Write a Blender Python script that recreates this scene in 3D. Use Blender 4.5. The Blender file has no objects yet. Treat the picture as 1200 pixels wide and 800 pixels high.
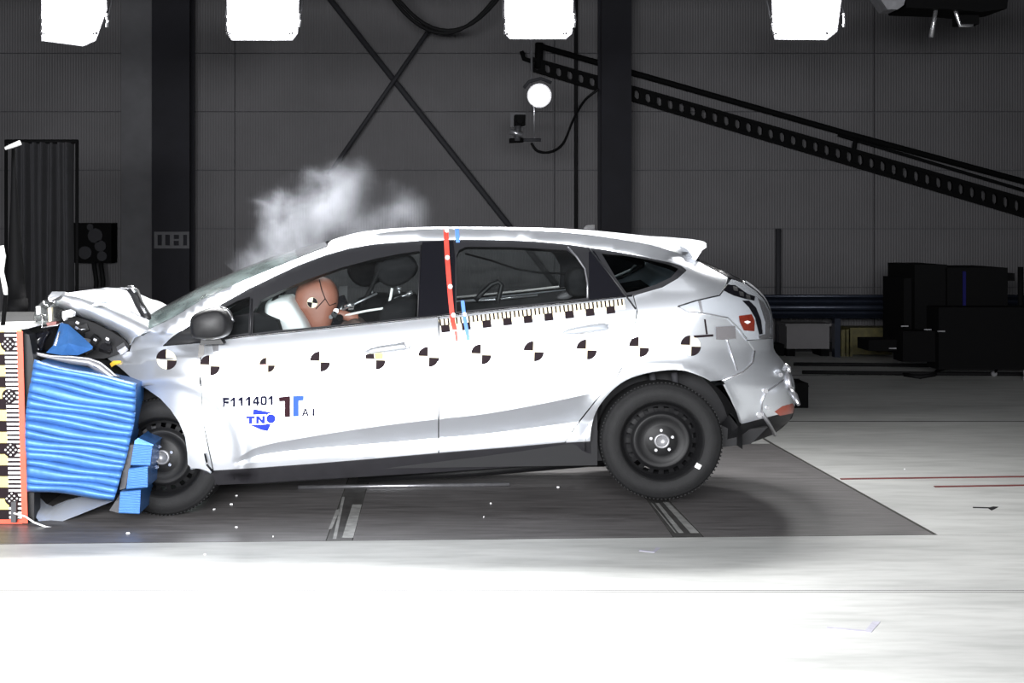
import bpy, bmesh, math, random
from mathutils import Vector, Matrix
from mathutils.geometry import delaunay_2d_cdt
random.seed(7)
S = bpy.context.scene
COL = S.collection
R = math.radians

# ------------------------------------------------------------------ camera
F, CX, HY, H, CD = 1760.0, 500.0, 265.0, 1.57, 8.0
cam_d = bpy.data.cameras.new('camera'); cam = bpy.data.objects.new('camera', cam_d); COL.objects.link(cam)
cam.location = (0, -CD, H); cam.rotation_euler = (R(90), 0, 0)
cam_d.sensor_width = 36; cam_d.lens = 36*F/1200
cam_d.shift_x = (600-CX)/1200; cam_d.shift_y = -(400-HY)/1200
cam_d.clip_end = 200
S.camera = cam
# ------------------------------------------------------------------ world, exposure
w = bpy.data.worlds.new('world'); S.world = w; w.use_nodes = True
w.node_tree.nodes['Background'].inputs[0].default_value = (.55, .6, .7, 1)
w.node_tree.nodes['Background'].inputs[1].default_value = .02
vs = S.view_settings
vs.view_transform = 'Standard'; vs.look = 'None'; vs.exposure = 0.0; vs.gamma = 1; vs.use_curve_mapping = False
# ------------------------------------------------------------------ large lights (the hall's flood banks in front of and above the car)
def area(name, loc, target, sx, sy, power, color=(1, 1, 1), spread=180):
    d = bpy.data.lights.new(name, 'AREA'); d.shape = 'RECTANGLE'; d.size = sx; d.size_y = sy; d.energy = power; d.color = color
    d.spread = R(spread)
    o = bpy.data.objects.new(name, d); COL.objects.link(o); o.location = loc
    o.rotation_euler = (Vector(target)-Vector(loc)).to_track_quat('-Z', 'Y').to_euler()
    return o
area('flood_bank_front', (-1.3, -9.2, 2.2), (-.7, 0, .8), 5.6, 1.0, 720, (.97, .98, 1), 90)
area('flood_bank_floor', (-2.0, -4.4, 4.8), (-1.7, -3.6, 0), 2.0, .8, 120, (1, 1, 1), 75)
area('flood_bank_top', (-.6, 3.9, 5.4), (-.4, -1.4, 0), 5.0, .5, 260, (1, 1, 1), 80)
LAMP_EMIT = 60.0

# ------------------------------------------------------------------ mapping: a pixel of the photograph at a known distance -> a point in metres
def P(px, py, y):
    s = F/(y+CD)
    return Vector(((px-CX)/s, y, H-(py-HY)/s))
def G(px, py, z=0.0):
    D = F*(H-z)/(py-HY)
    return Vector(((px-CX)*D/F, D-CD, z))
def curve(pts):
    pts = sorted(pts); n = len(pts)
    xs = [p[0] for p in pts]; ys = [p[1] for p in pts]
    d = [(ys[i+1]-ys[i])/(xs[i+1]-xs[i]) for i in range(n-1)]
    m = [d[0]]+[0 if d[i-1]*d[i] <= 0 else 2*d[i-1]*d[i]/(d[i-1]+d[i]) for i in range(1, n-1)]+[d[-1]]
    def f(x):
        if x <= xs[0]: return ys[0]+m[0]*(x-xs[0])
        if x >= xs[-1]: return ys[-1]+m[-1]*(x-xs[-1])
        i = 0
        while x > xs[i+1]: i += 1
        h = xs[i+1]-xs[i]; t = (x-xs[i])/h
        return ((2*t**3-3*t*t+1)*ys[i]+(t**3-2*t*t+t)*h*m[i]+(-2*t**3+3*t*t)*ys[i+1]+(t**3-t*t)*h*m[i+1])
    return f
def smooth(t): t = max(0, min(1, t)); return t*t*(3-2*t)

# ------------------------------------------------------------------ materials
def mat(name, col, rough=.5, metal=0, var=0, vscale=8, bump=0, bscale=60, coat=0, emit=0, spec=.5, stretch=None):
    m = bpy.data.materials.new(name); m.use_nodes = True
    nt = m.node_tree; b = nt.nodes['Principled BSDF']
    b.inputs['Base Color'].default_value = (*col, 1); b.inputs['Roughness'].default_value = rough
    b.inputs['Metallic'].default_value = metal; b.inputs['Specular IOR Level'].default_value = spec
    b.inputs['Coat Weight'].default_value = coat; b.inputs['Coat Roughness'].default_value = .08
    if emit:
        b.inputs['Emission Color'].default_value = (*col, 1); b.inputs['Emission Strength'].default_value = emit
    if var or bump:
        tc = nt.nodes.new('ShaderNodeTexCoord'); mp = nt.nodes.new('ShaderNodeMapping')
        nt.links.new(tc.outputs['Object'], mp.inputs['Vector'])
        if stretch: mp.inputs['Scale'].default_value = stretch
    if var:
        n = nt.nodes.new('ShaderNodeTexNoise'); n.inputs['Scale'].default_value = vscale; n.inputs['Detail'].default_value = 6
        n.inputs['Roughness'].default_value = .6
        nt.links.new(mp.outputs[0], n.inputs['Vector'])
        r = nt.nodes.new('ShaderNodeMapRange'); r.inputs['From Min'].default_value = .3; r.inputs['From Max'].default_value = .7
        r.inputs['To Min'].default_value = 1-var; r.inputs['To Max'].default_value = 1+var
        nt.links.new(n.outputs['Fac'], r.inputs['Value'])
        v = nt.nodes.new('ShaderNodeVectorMath'); v.operation = 'SCALE'; v.inputs[0].default_value = col
        nt.links.new(r.outputs[0], v.inputs['Scale']); nt.links.new(v.outputs[0], b.inputs['Base Color'])
    if bump:
        n2 = nt.nodes.new('ShaderNodeTexNoise'); n2.inputs['Scale'].default_value = bscale; n2.inputs['Detail'].default_value = 3
        nt.links.new(mp.outputs[0], n2.inputs['Vector'])
        bp = nt.nodes.new('ShaderNodeBump'); bp.inputs['Strength'].default_value = bump; bp.inputs['Distance'].default_value = .01
        nt.links.new(n2.outputs['Fac'], bp.inputs['Height']); nt.links.new(bp.outputs[0], b.inputs['Normal'])
    return m
def glass_mat(name, tint, rough=.02, refl=1.0, body=0.0, bodycol=(.5, .6, .6)):
    m = bpy.data.materials.new(name); m.use_nodes = True; nt = m.node_tree; nt.nodes.clear()
    out = nt.nodes.new('ShaderNodeOutputMaterial'); tr = nt.nodes.new('ShaderNodeBsdfTransparent'); tr.inputs[0].default_value = (*tint, 1)
    gl = nt.nodes.new('ShaderNodeBsdfGlossy'); gl.inputs['Roughness'].default_value = rough
    fr = nt.nodes.new('ShaderNodeFresnel'); fr.inputs['IOR'].default_value = 1.45
    mu = nt.nodes.new('ShaderNodeMath'); mu.operation = 'MULTIPLY'; mu.inputs[1].default_value = refl
    mx = nt.nodes.new('ShaderNodeMixShader')
    nt.links.new(fr.outputs[0], mu.inputs[0]); nt.links.new(mu.outputs[0], mx.inputs[0])
    src = tr
    if body:
        df = nt.nodes.new('ShaderNodeBsdfDiffuse'); df.inputs[0].default_value = (*bodycol, 1)
        tl_ = nt.nodes.new('ShaderNodeBsdfTranslucent'); tl_.inputs[0].default_value = (*bodycol, 1); md_ = nt.nodes.new('ShaderNodeMixShader')
        nt.links.new(df.outputs[0], md_.inputs[1]); nt.links.new(tl_.outputs[0], md_.inputs[2]); df = md_
        m2 = nt.nodes.new('ShaderNodeMixShader')
        n = nt.nodes.new('ShaderNodeTexNoise'); n.inputs['Scale'].default_value = 6; n.inputs['Detail'].default_value = 5
        r = nt.nodes.new('ShaderNodeMapRange'); r.inputs['From Min'].default_value = .3; r.inputs['From Max'].default_value = .7
        r.inputs['To Min'].default_value = body*.4; r.inputs['To Max'].default_value = body*1.6
        nt.links.new(n.outputs['Fac'], r.inputs['Value']); nt.links.new(r.outputs[0], m2.inputs[0])
        nt.links.new(tr.outputs[0], m2.inputs[1]); nt.links.new(df.outputs[0], m2.inputs[2]); src = m2
    nt.links.new(src.outputs[0], mx.inputs[1]); nt.links.new(gl.outputs[0], mx.inputs[2]); nt.links.new(mx.outputs[0], out.inputs[0])
    return m
M = dict(
    paint=mat('silver_paint', (.86, .89, .94), .32, .85, coat=.2),
    lamp_clear=mat('clear_lamp', (.7, .74, .8), .25, .6, coat=.6),
    black=mat('black_plastic', (.009, .009, .010), .5, 0, .2, 20, .1, 200, spec=.3),
    sillblack=mat('sill_black', (.010, .0095, .0115), .55, 0, .2, 12, spec=.3),
    gloss=mat('gloss_black', (.006, .006, .008), .16, 0, spec=.4),
    trim=mat('window_trim', (.012, .012, .014), .45, 0, spec=.35),
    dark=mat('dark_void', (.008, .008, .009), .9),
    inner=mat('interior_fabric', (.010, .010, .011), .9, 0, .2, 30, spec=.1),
    rubber=mat('tyre_rubber', (.009, .009, .0095), .7, 0, .15, 25, .15, 120, spec=.2),
    rim=mat('black_steel_wheel', (.005, .005, .0055), .5, .0, spec=.18),
    chrome=mat('bright_metal', (.75, .75, .78), .2, .9),
    steel=mat('worn_steel', (.35, .35, .37), .35, .8, .2, 15),
    red=mat('red_tape', (.62, .045, .03), .5, 0, .15, 30),
    bluetape=mat('blue_tape', (.08, .2, .6), .5),
    redlens=mat('red_lens', (.13, .016, .008), .3, 0, .35, 70, coat=.5),
    orange=mat('orange_red', (.26, .04, .018), .35, coat=.3),
    white=mat('white_print', (.85, .85, .83), .5),
    cream=mat('cream_sticker', (.9, .80, .56), .5),
    yellow=mat('yellow_sticker', (.85, .55, .06), .5),
    markblack=mat('sticker_black', (.014, .009, .011), .75, spec=.1), dull=mat('dull_silver', (.24, .24, .25), .4, .5, .2, 10),
    navy=mat('print_navy', (.008, .008, .02), .8, spec=.05),
    logoblue=mat('print_blue', (.015, .03, .28), .7, spec=.1),
    midblue=mat('print_mid_blue', (.03, .08, .33), .7, spec=.1),
    printdark=mat('print_maroon', (.02, .005, .008), .7, spec=.1),
    faint=mat('faded_print', (.2, .195, .19), .7, spec=.1), fadedcream=mat('faded_cream', (.50, .44, .33), .5),
    honey=mat('blue_aluminium', (.06, .175, .44), .5, .3, .12, 10, .25, 35),
    honeydeep=mat('deep_blue_aluminium', (.05, .16, .42), .32, .45, .2, 9, .3, 25),
    barred=mat('barrier_red', (.75, .07, .03), .5, 0, .1, 15),
    baryel=mat('barrier_yellow', (.85, .66, .17), .5, 0, .08, 15),
    concrete=mat('block_concrete', (.02, .02, .02), .85, 0, .25, 5, .3, 40),
    skin=mat('dummy_skin', (.27, .105, .07), .55, 0, .1, 8),
    dummycloth=mat('dummy_suit', (.10, .065, .055), .8, 0, .2, 12),
    airbag=mat('airbag_cloth', (.80, .80, .80), .85, 0, .05, 6, .2, 20),
    wall=mat('cladding', (.060, .058, .062), .7, 0, .12, 1.2),
    walldark=mat('wall_backing', (.05, .05, .055), .9),
    column=mat('column_paint', (.005, .005, .008), .6, 0, .25, 3, spec=.12),
    brace=mat('brace_paint', (.022, .022, .025), .7, spec=.15),
    greypaint=mat('grey_paint', (.07, .07, .075), .7, 0, .15, 3, spec=.15),
    ceil=mat('ceiling_paint', (.06, .06, .065), .9),
    lampbody=mat('lamp_body', (.05, .05, .055), .5, .3),
    lens=mat('lamp_lens', (1, .99, .98), .3, emit=LAMP_EMIT),
    boxwhite=mat('pale_box', (.11, .105, .11), .6, 0, .1, 4),
    boxyel=mat('yellow_box', (.07, .06, .014), .6, 0, .4, 12),
    railm=mat('guard_rail_paint', (.02, .025, .04), .35, .5, .2, 5),
    machine=mat('machine_black', (.003, .003, .0032), .8, spec=.05),
    cable=mat('cable_black', (.006, .006, .0065), .7, spec=.1),
    curtain=mat('black_curtain', (.009, .009, .011), .9, 0, .2, 6),
    redline=mat('red_floor_line', (.11, .022, .02), .6, 0, .25, 20),
    strip=mat('bare_steel_strip', (.33, .33, .32), .5, .3, .35, 14),
    rail=mat('recessed_rail', (.07, .068, .066), .5, .3, .35, 14),
    tape=mat('grey_violet_tape', (.36, .35, .42), .6, 0, .15, 20),
    chip=mat('white_chip', (.85, .85, .85), .4),
    hole=mat('joint_dark', (.06, .058, .055), .95, spec=.1),
)
M['glass'] = glass_mat('side_glass', (.74, .78, .78), .03, .7, .02, (.35, .36, .37))
M['dglass'] = glass_mat('privacy_glass', (.25, .29, .3), .03, 1.0)
M['screen'] = glass_mat('windscreen_glass', (.5, .62, .6), .12, 1.3, .75, (.42, .52, .51))  # milky body mixed into the glass imitates a hazy glow from behind
M['clear'] = glass_mat('broken_lamp_glass', (.8, .85, .85), .05, 1.5, .2, (.6, .62, .62))

# ------------------------------------------------------------------ object helpers
def tag(o, label=None, cat=None, group=None, kind=None):
    if label: o['label'] = label
    if cat: o['category'] = cat
    if group: o['group'] = group
    if kind: o['kind'] = kind
    return o
def thing(name, label, cat, loc=(0, 0, 0), group=None):
    o = bpy.data.objects.new(name, None); COL.objects.link(o); o.location = loc; o.empty_display_size = .1
    return tag(o, label, cat, group)
def world_loc(o):
    v = Vector((0, 0, 0))
    while o is not None:
        if o.type == 'EMPTY': v += o.location
        o = o.parent
    return v
def link(name, me, parent=None, m=None, label=None):
    o = bpy.data.objects.new(name, me); COL.objects.link(o)
    if m is not None: me.materials.append(m if not isinstance(m, str) else M[m])
    if parent is not None:
        o.parent = parent
        if parent.type == 'EMPTY': o.matrix_parent_inverse = Matrix.Translation(-world_loc(parent))
    if label: o['label'] = label
    return o
class MB:
    def __init__(s): s.v = []; s.f = []; s.sm = []
    def add(s, vs, fs, smooth=False):
        b = len(s.v); s.v += [Vector(v) for v in vs]; s.f += [[i+b for i in f] for f in fs]; s.sm += [smooth]*len(fs); return s
    def box(s, c, d, rot=None):
        c = Vector(c); h = [x/2 for x in d]
        vs = [Vector((x*h[0], y*h[1], z*h[2])) for x in (-1, 1) for y in (-1, 1) for z in (-1, 1)]
        if rot is not None: vs = [rot @ v for v in vs]
        return s.add([c+v for v in vs], [(0, 1, 3, 2), (4, 6, 7, 5), (0, 4, 5, 1), (2, 3, 7, 6), (0, 2, 6, 4), (1, 5, 7, 3)])
    def bb(s, lo, hi):
        return s.box([(a+b)/2 for a, b in zip(lo, hi)], [abs(b-a) for a, b in zip(lo, hi)])
    def tube(s, pts, r, n=8, cap=True):
        pts = [Vector(p) for p in pts]; rs = r if isinstance(r, (list, tuple)) else [r]*len(pts)
        vs = []; up = None
        for i, p in enumerate(pts):
            t = (pts[min(i+1, len(pts)-1)]-pts[max(i-1, 0)]).normalized()
            if up is None: up = Vector((0, 0, 1)) if abs(t.z) < .9 else Vector((0, 1, 0))
            a = t.cross(up).normalized(); b = a.cross(t).normalized(); up = b
            for k in range(n):
                an = 2*math.pi*k/n; vs.append(p+(a*math.cos(an)+b*math.sin(an))*rs[i])
        fs = [(i*n+k, i*n+(k+1) % n, (i+1)*n+(k+1) % n, (i+1)*n+k) for i in range(len(pts)-1) for k in range(n)]
        s.add(vs, fs, True)
        if cap:
            b = len(s.v)-len(vs)
            s.f.append([b+k for k in range(n)][::-1]); s.sm.append(False)
            s.f.append([b+(len(pts)-1)*n+k for k in range(n)]); s.sm.append(False)
        return s
    def grid(s, rows, smooth=True, closed=False):
        n = len(rows[0]); vs = [p for r in rows for p in r]
        fs = [(i*n+j, i*n+j+1, (i+1)*n+j+1, (i+1)*n+j) for i in range(len(rows)-1) for j in range(n-1)]
        if closed: fs += [(i*n+n-1, i*n, (i+1)*n, (i+1)*n+n-1) for i in range(len(rows)-1)]
        return s.add(vs, fs, smooth)
    def prism(s, poly, y0, y1, smooth=False, taper=1.0):
        """poly of photograph pixels taken at distance y0, pulled straight back to y1"""
        a = [P(px, py, y0) for px, py in poly]; c = sum(a, Vector())/len(a)
        b = [Vector((c.x+(p.x-c.x)*taper, y1, c.z+(p.z-c.z)*taper)) for p in a]; n = len(a)
        return s.add(a+b, [list(range(n))]+[list(range(n, 2*n))[::-1]]+[(i, i+n, (i+1) % n+n, (i+1) % n) for i in range(n)], smooth)
    def pillow(s, poly, y0, y1, k=5, inset=.35):
        """rounded body: the outline at mid depth, shrinking towards both ends"""
        ym = (y0+y1)/2; a = [P(px, py, ym) for px, py in poly]; c = sum(a, Vector())/len(a); rows = []
        for i in range(2*k+1):
            t = -1+i/k; q = math.sin(t*math.pi/2); f = (1-abs(q)**3)**(1/2.2) if abs(q) < 1 else 0
            f = (1-inset)+inset*f if abs(t) < 1 else 0.0
            rows.append([Vector((c.x+(p.x-c.x)*f, ym+(y1-y0)/2*q, c.z+(p.z-c.z)*f)) for p in a])
        return s.grid(rows, True, True)
    def build(s, name, m, parent=None, label=None, fixn=True):
        me = bpy.data.meshes.new(name); me.from_pydata([tuple(v) for v in s.v], [], s.f)
        me.polygons.foreach_set('use_smooth', s.sm)
        if fixn:
            bm = bmesh.new(); bm.from_mesh(me); bmesh.ops.remove_doubles(bm, verts=bm.verts, dist=1e-5)
            bmesh.ops.recalc_face_normals(bm, faces=bm.faces); bm.to_mesh(me); bm.free()
        me.update()
        return link(name, me, parent, m, label)
def smooth_poly(poly, n=3):
    """closed Catmull-Rom through the outline points"""
    out = []; L = len(poly)
    for i in range(L):
        p0, p1, p2, p3 = [Vector(poly[(i+k) % L]) for k in (-1, 0, 1, 2)]
        for j in range(n):
            t = j/n
            out.append(tuple(.5*((2*p1)+(p2-p0)*t+(2*p0-5*p1+4*p2-p3)*t*t+(3*p1-p0-3*p2+p3)*t**3)))
    return out
def open_smooth3(pts, n=5):
    q = [pts[0]]+pts+[pts[-1]]; out = []
    for i in range(1, len(q)-2):
        p0, p1, p2, p3 = q[i-1:i+3]
        for j in range(n):
            t = j/n; out.append(.5*((2*p1)+(p2-p0)*t+(2*p0-5*p1+4*p2-p3)*t*t+(3*p1-p0-3*p2+p3)*t**3))
    return out+[pts[-1]]
def bez(a, b, c, n=8):
    a, b, c = Vector(a), Vector(b), Vector(c)
    return [a*(1-t)**2+b*2*t*(1-t)+c*t*t for t in [i/n for i in range(n+1)]]

# ------------------------------------------------------------------ the setting
WY = 10.8
def floor_mat():
    m = bpy.data.materials.new('floor_concrete'); m.use_nodes = True; nt = m.node_tree; b = nt.nodes['Principled BSDF']
    tc = nt.nodes.new('ShaderNodeTexCoord')
    mp = nt.nodes.new('ShaderNodeMapping'); mp.inputs['Scale'].default_value = (.35, 1.6, 1); nt.links.new(tc.outputs['Object'], mp.inputs[0])
    n1 = nt.nodes.new('ShaderNodeTexNoise'); n1.inputs['Scale'].default_value = 1.6; n1.inputs['Detail'].default_value = 9; n1.inputs['Roughness'].default_value = .65
    nt.links.new(mp.outputs[0], n1.inputs['Vector'])
    n2 = nt.nodes.new('ShaderNodeTexNoise'); n2.inputs['Scale'].default_value = 9; n2.inputs['Detail'].default_value = 8
    nt.links.new(mp.outputs[0], n2.inputs['Vector'])
    cr = nt.nodes.new('ShaderNodeValToRGB'); cr.color_ramp.elements[0].position = .32; cr.color_ramp.elements[0].color = (.36, .365, .355, 1)
    cr.color_ramp.elements[1].position = .62; cr.color_ramp.elements[1].color = (.50, .505, .49, 1)
    nt.links.new(n1.outputs['Fac'], cr.inputs[0])
    mx = nt.nodes.new('ShaderNodeMix'); mx.data_type = 'RGBA'; mx.blend_type = 'MULTIPLY'; mx.inputs['Factor'].default_value = .35
    c2 = nt.nodes.new('ShaderNodeValToRGB'); c2.color_ramp.elements[0].position = .35; c2.color_ramp.elements[0].color = (.6, .6, .6, 1)
    c2.color_ramp.elements[1].position = .55
    nt.links.new(n2.outputs['Fac'], c2.inputs[0]); nt.links.new(cr.outputs[0], mx.inputs['A']); nt.links.new(c2.outputs[0], mx.inputs['B'])
    nt.links.new(mx.outputs['Result'], b.inputs['Base Color'])
    b.inputs['Roughness'].default_value = .5; b.inputs['Specular IOR Level'].default_value = .35
    return m
M['floor'] = floor_mat()
def plate_mat():
    m = bpy.data.materials.new('floor_cover_dark'); m.use_nodes = True; nt = m.node_tree; b = nt.nodes['Principled BSDF']
    tc = nt.nodes.new('ShaderNodeTexCoord'); mp = nt.nodes.new('ShaderNodeMapping'); mp.inputs['Scale'].default_value = (.8, 7, 1)
    nt.links.new(tc.outputs['Object'], mp.inputs[0])
    n = nt.nodes.new('ShaderNodeTexNoise'); n.inputs['Scale'].default_value = 3; n.inputs['Detail'].default_value = 9; n.inputs['Roughness'].default_value = .7
    nt.links.new(mp.outputs[0], n.inputs['Vector'])
    cr = nt.nodes.new('ShaderNodeValToRGB'); cr.color_ramp.elements[0].position = .3; cr.color_ramp.elements[0].color = (.055, .052, .052, 1)
    cr.color_ramp.elements[1].position = .72; cr.color_ramp.elements[1].color = (.19, .18, .18, 1)
    nt.links.new(n.outputs['Fac'], cr.inputs[0]); nt.links.new(cr.outputs[0], b.inputs['Base Color'])
    b.inputs['Roughness'].default_value = .42
    return m
M['plate'] = plate_mat()
floor = MB().bb((-11, -10, -.3), (13, WY+.4, -.0004)).build('floor', 'hole'); tag(floor, kind='structure')
def slab(name, pts, z0, z1, m, parent=None, label=None):
    n = len(pts); vs = [Vector((p.x, p.y, z1)) for p in pts]+[Vector((p.x, p.y, z0)) for p in pts]
    return MB().add(vs, [list(range(n)), list(range(n, 2*n))[::-1]]+[(i, i+n, (i+1) % n+n, (i+1) % n) for i in range(n)]).build(name, m, parent, label)
def rect_slab(name, x0, x1, y0, y1, m, parent, z0=-.012, z1=0.0, label=None):
    return slab(name, [Vector((x0, y0, 0)), Vector((x1, y0, 0)), Vector((x1, y1, 0)), Vector((x0, y1, 0))], z0, z1, m, parent, label)
# concrete fields, cast with open joints between them
jf = G(600, 692).y; jb = G(1000, 494).y; pf_l, pf_r = G(0, 637).y, G(1095, 626).y
pr = G(905, 520).y
g = .012
rect_slab('floor_field', -11, 13, -10, jf-.03, 'floor', floor)
rect_slab('floor_field', -11, 13, jf-.020, jf+.002, 'floor', floor, z1=-.0001)
a, b = G(0, 637), G(1095, 626); c, d = G(905, 520), G(-700, 520)
pA = Vector((-11, pf_l+(-11-a.x)*(b.y-a.y)/(b.x-a.x), 0)); pB = b; pC = c; pD = Vector((-11, c.y, 0))
slab('floor_field', [Vector((-11, jf+g, 0)), Vector((13, jf+g, 0)), Vector((13, pB.y-.01, 0)), Vector((pB.x, pB.y-.012, 0)), Vector((pA.x, pA.y-.012, 0))], -.012, 0, 'floor', floor)
slab('floor_field', [Vector((pB.x+.015, pB.y-.008, 0)), Vector((13, pB.y-.005, 0)), Vector((13, jb, 0)), Vector((pC.x, jb, 0)), Vector((pC.x+.015, pC.y, 0))], -.012, 0, 'floor', floor)
rect_slab('floor_field', -11, pC.x-.012, pC.y+.012, jb, 'floor', floor)
rect_slab('floor_field', -11, 13, jb+.05, G(0, 440).y, 'floor', floor)
rect_slab('floor_field', -11, 13, G(0, 440).y+.05, WY, 'floor', floor)
# dark cover sheets over the track pit, split by two recessed rails
def railx(px0, py0, px1, py1):
    p, q = G(px0, py0), G(px1, py1); k = (q.x-p.x)/(q.y-p.y)
    return lambda y: p.x+k*(y-p.y)
r1l, r1r = railx(384, 630, 404, 574), railx(413, 630, 424, 590)
r2l, r2r = railx(787, 625, 760, 587), railx(820, 625, 784, 587)
yf = lambda x: pA.y+(x-pA.x)*(pB.y-pA.y)/(pB.x-pA.x)
rr = lambda y: pB.x+(y-pB.y)*(pC.x-pB.x)/(pC.y-pB.y)
def cover(xl, xr, name, m, z1=-.0001):
    ymid = G(1000, 560).y
    for y0, y1 in ((None, ymid-.006), (ymid+.006, pC.y)):
        ya = yf(xl(-.5)) if y0 is None else y0; yb = yf(xr(-.5)) if y0 is None else y0
        slab(name, [Vector((xl(ya), ya, 0)), Vector((xr(yb), yb, 0)), Vector((xr(y1), y1, 0)), Vector((xl(y1), y1, 0))], -.011, z1, m, floor)
cover(lambda y: -11, lambda y: r1l(y)-.006, 'cover_sheet', 'plate')
cover(r1l, r1r, 'rail_channel', 'rail', -.0002)
cover(lambda y: r1r(y)+.006, lambda y: r2l(y)-.006, 'cover_sheet', 'plate')
cover(r2l, r2r, 'rail_channel', 'rail', -.0002)
cover(lambda y: r2r(y)+.006, lambda y: rr(y)-.006, 'cover_sheet', 'plate')
def strip_piece(c4, z=.0, m='strip', name='rail_strip'):
    slab(name, [Vector((G(*p).x, G(*p).y, 0)) for p in c4], -.0055, max(z, -.0003)+.0004, m, floor)
strip_piece([(401, 629.5), (414, 629.5), (424, 591), (413, 591)])
strip_piece([(385, 620), (389, 619), (399, 596), (394, 597)], -.001)
strip_piece([(390, 631), (394, 631), (404, 582), (401, 582)], -.002)
strip_piece([(795, 624), (801, 624), (772, 589), (768, 589)], -.001)
strip_piece([(809, 624), (819, 624), (783, 588), (777, 588)], 0)
strip_piece([(791, 624), (792.5, 624), (764, 589), (763, 589)], -.002)
# red cable covers lying across the floor
for (x0, y0, x1, y1, lab) in ((985, 561.5, 1290, 557.5, 'long thin red floor strip running right from the dark floor cover'), (1095, 570.5, 1290, 567.5, 'shorter thin red floor strip, nearer of the two at right')):
    p, q = G(x0, y0), G(x1, y1)
    o = slab('red_strip', [Vector((p.x, p.y-.012, 0)), Vector((q.x, q.y-.012, 0)), Vector((q.x, q.y+.012, 0)), Vector((p.x, p.y+.012, 0))], 0, .006, 'redline'); tag(o, lab, 'floor strip')
p, q = G(985, 562), G(735, 563.5)
# corner tape mark and small dark marks
def flat(name, pts, m, label, cat, z=.002, group=None):
    o = slab(name, [G(*p) for p in pts], 0, z, m); return tag(o, label, cat, group)
flat('tape_mark', [(969, 734.5), (1014, 738.5), (1023, 728), (1032, 728.5), (1021, 741), (969, 736.5)], 'tape', 'grey violet corner of tape stuck on the white floor at right', 'tape')
flat('tape_mark', [(749, 644), (765, 646), (769, 641.5), (774, 642), (767, 647.5), (749, 645.5)], 'tape', 'small grey tape tick on the floor below the rear wheel', 'tape')
flat('tape_mark', [(1140, 594), (1160, 594.5), (1164, 593.5), (1170, 594), (1162, 598), (1158, 595.5), (1140, 595)], 'cable', 'small dark tape mark on the grey floor near right edge', 'tape')
# silver rod lying on the floor under the car
p, q = G(349, 573), G(597, 569.5)
o = MB().tube([p+Vector((0, 0, .012)), q+Vector((0, 0, .012))], .012, 8).build('metal_rod', 'steel'); tag(o, 'long silver rod lying on the floor under the sill', 'rod')
chips = [(277, 581, 'pale chip of debris behind the front wheel, closest to the sill'), (271, 591, 'pale chip of debris behind the front wheel, middle of a slanting row'),
         (251, 597, 'pale chip of debris lying against the tread of the front wheel'), (320, 629, 'pale chip of debris at the near edge of the dark floor sheet'),
         (567, 606, 'pale chip of debris below the rear door, nearer of a pair'), (575, 590, 'pale chip of debris below the rear door, farther of a pair'),
         (277, 618, 'pale chip of debris on the dark sheet right of the front wheel shadow'), (240, 650, 'pale chip of debris on the light concrete below the front wheel'),
         (654, 571, 'pale chip of debris under the sill just left of the rear wheel'), (1060, 550, 'pale chip of debris on the grey floor behind the long red strip'),
         (150, 625, 'pale chip of debris in front of the small blue honeycomb blocks')]
for x, y, lab in chips:
    p = G(x, y); mb = MB(); k = random.uniform(.004, .009); rot = Matrix.Rotation(random.uniform(0, 3), 3, 'Z')
    mb.box(p+Vector((0, 0, .003)), (k*2, k*.9, .006), rot); o = mb.build('debris_chip', 'chip')
    tag(o, lab, 'debris', 'debris chips on the floor')

# back wall, cladding panels in rows
wall = MB().bb((-11, WY+.05, 0), (13, WY+.3, 6.2)).build('wall_back', 'walldark'); tag(wall, kind='structure')
def wall_mat():
    m = M['wall']; nt = m.node_tree; b = nt.nodes['Principled BSDF']
    tc = nt.nodes.new('ShaderNodeTexCoord'); wv = nt.nodes.new('ShaderNodeTexWave'); wv.bands_direction = 'X'; wv.inputs['Scale'].default_value = 9.5
    nt.links.new(tc.outputs['Object'], wv.inputs['Vector'])
    bp = nt.nodes.new('ShaderNodeBump'); bp.inputs['Strength'].default_value = .22; bp.inputs['Distance'].default_value = .02
    nt.links.new(wv.outputs['Fac'], bp.inputs['Height']); nt.links.new(bp.outputs[0], b.inputs['Normal'])
wall_mat()
sw = F/(WY+CD); rowh = 68.5/sw; z268 = H-(268-HY)/sw
pmesh = None
zs = [z268+k*rowh for k in range(-3, 6)]
for z in zs:
    for k in range(6):
        x0 = -10.4+k*4.0
        z0 = max(z, .16); hh = min(z+rowh, 6.1)-z0
        if hh < .05: continue
        MB().bb((x0+.006, WY, z0+.006), (x0+3.994, WY+.05, z0+hh-.006)).build('cladding_panel', 'wall', wall)
MB().bb((-11, WY-.02, 0), (13, WY+.05, .12)).build('skirting', 'dark', wall)
ceiling = MB().bb((-11, -10, 6.2), (13, WY+.3, 6.4)).build('ceiling', 'ceil'); tag(ceiling, kind='structure')

# steel columns (H sections) standing in front of the wall
def column(px0, px1, py_label, label, y=10.1, plate=None):
    a, b = P(px0, 300, y), P(px1, 300, y); o = thing('steel_column', label, 'column', ((a.x+b.x)/2, y+.2, 0))
    for yy in (y, y+.38):
        MB().bb((a.x, yy, 0), (b.x, yy+.025, 6.2)).build('flange', 'column', o)
    MB().bb(((a.x+b.x)/2-.01, y+.025, 0), ((a.x+b.x)/2+.01, y+.38, 6.2)).build('web', 'column', o)
    MB().bb((a.x-.08, y-.08, 0), (b.x+.08, y+.45, .03)).build('base_plate', 'column', o)
    return o
c1 = column(178, 222, 0, 'dark steel column with pale perforated bracket, left behind the hood')
c2 = column(705, 740, 0, 'dark steel column behind the rear half of the car roof')
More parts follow.
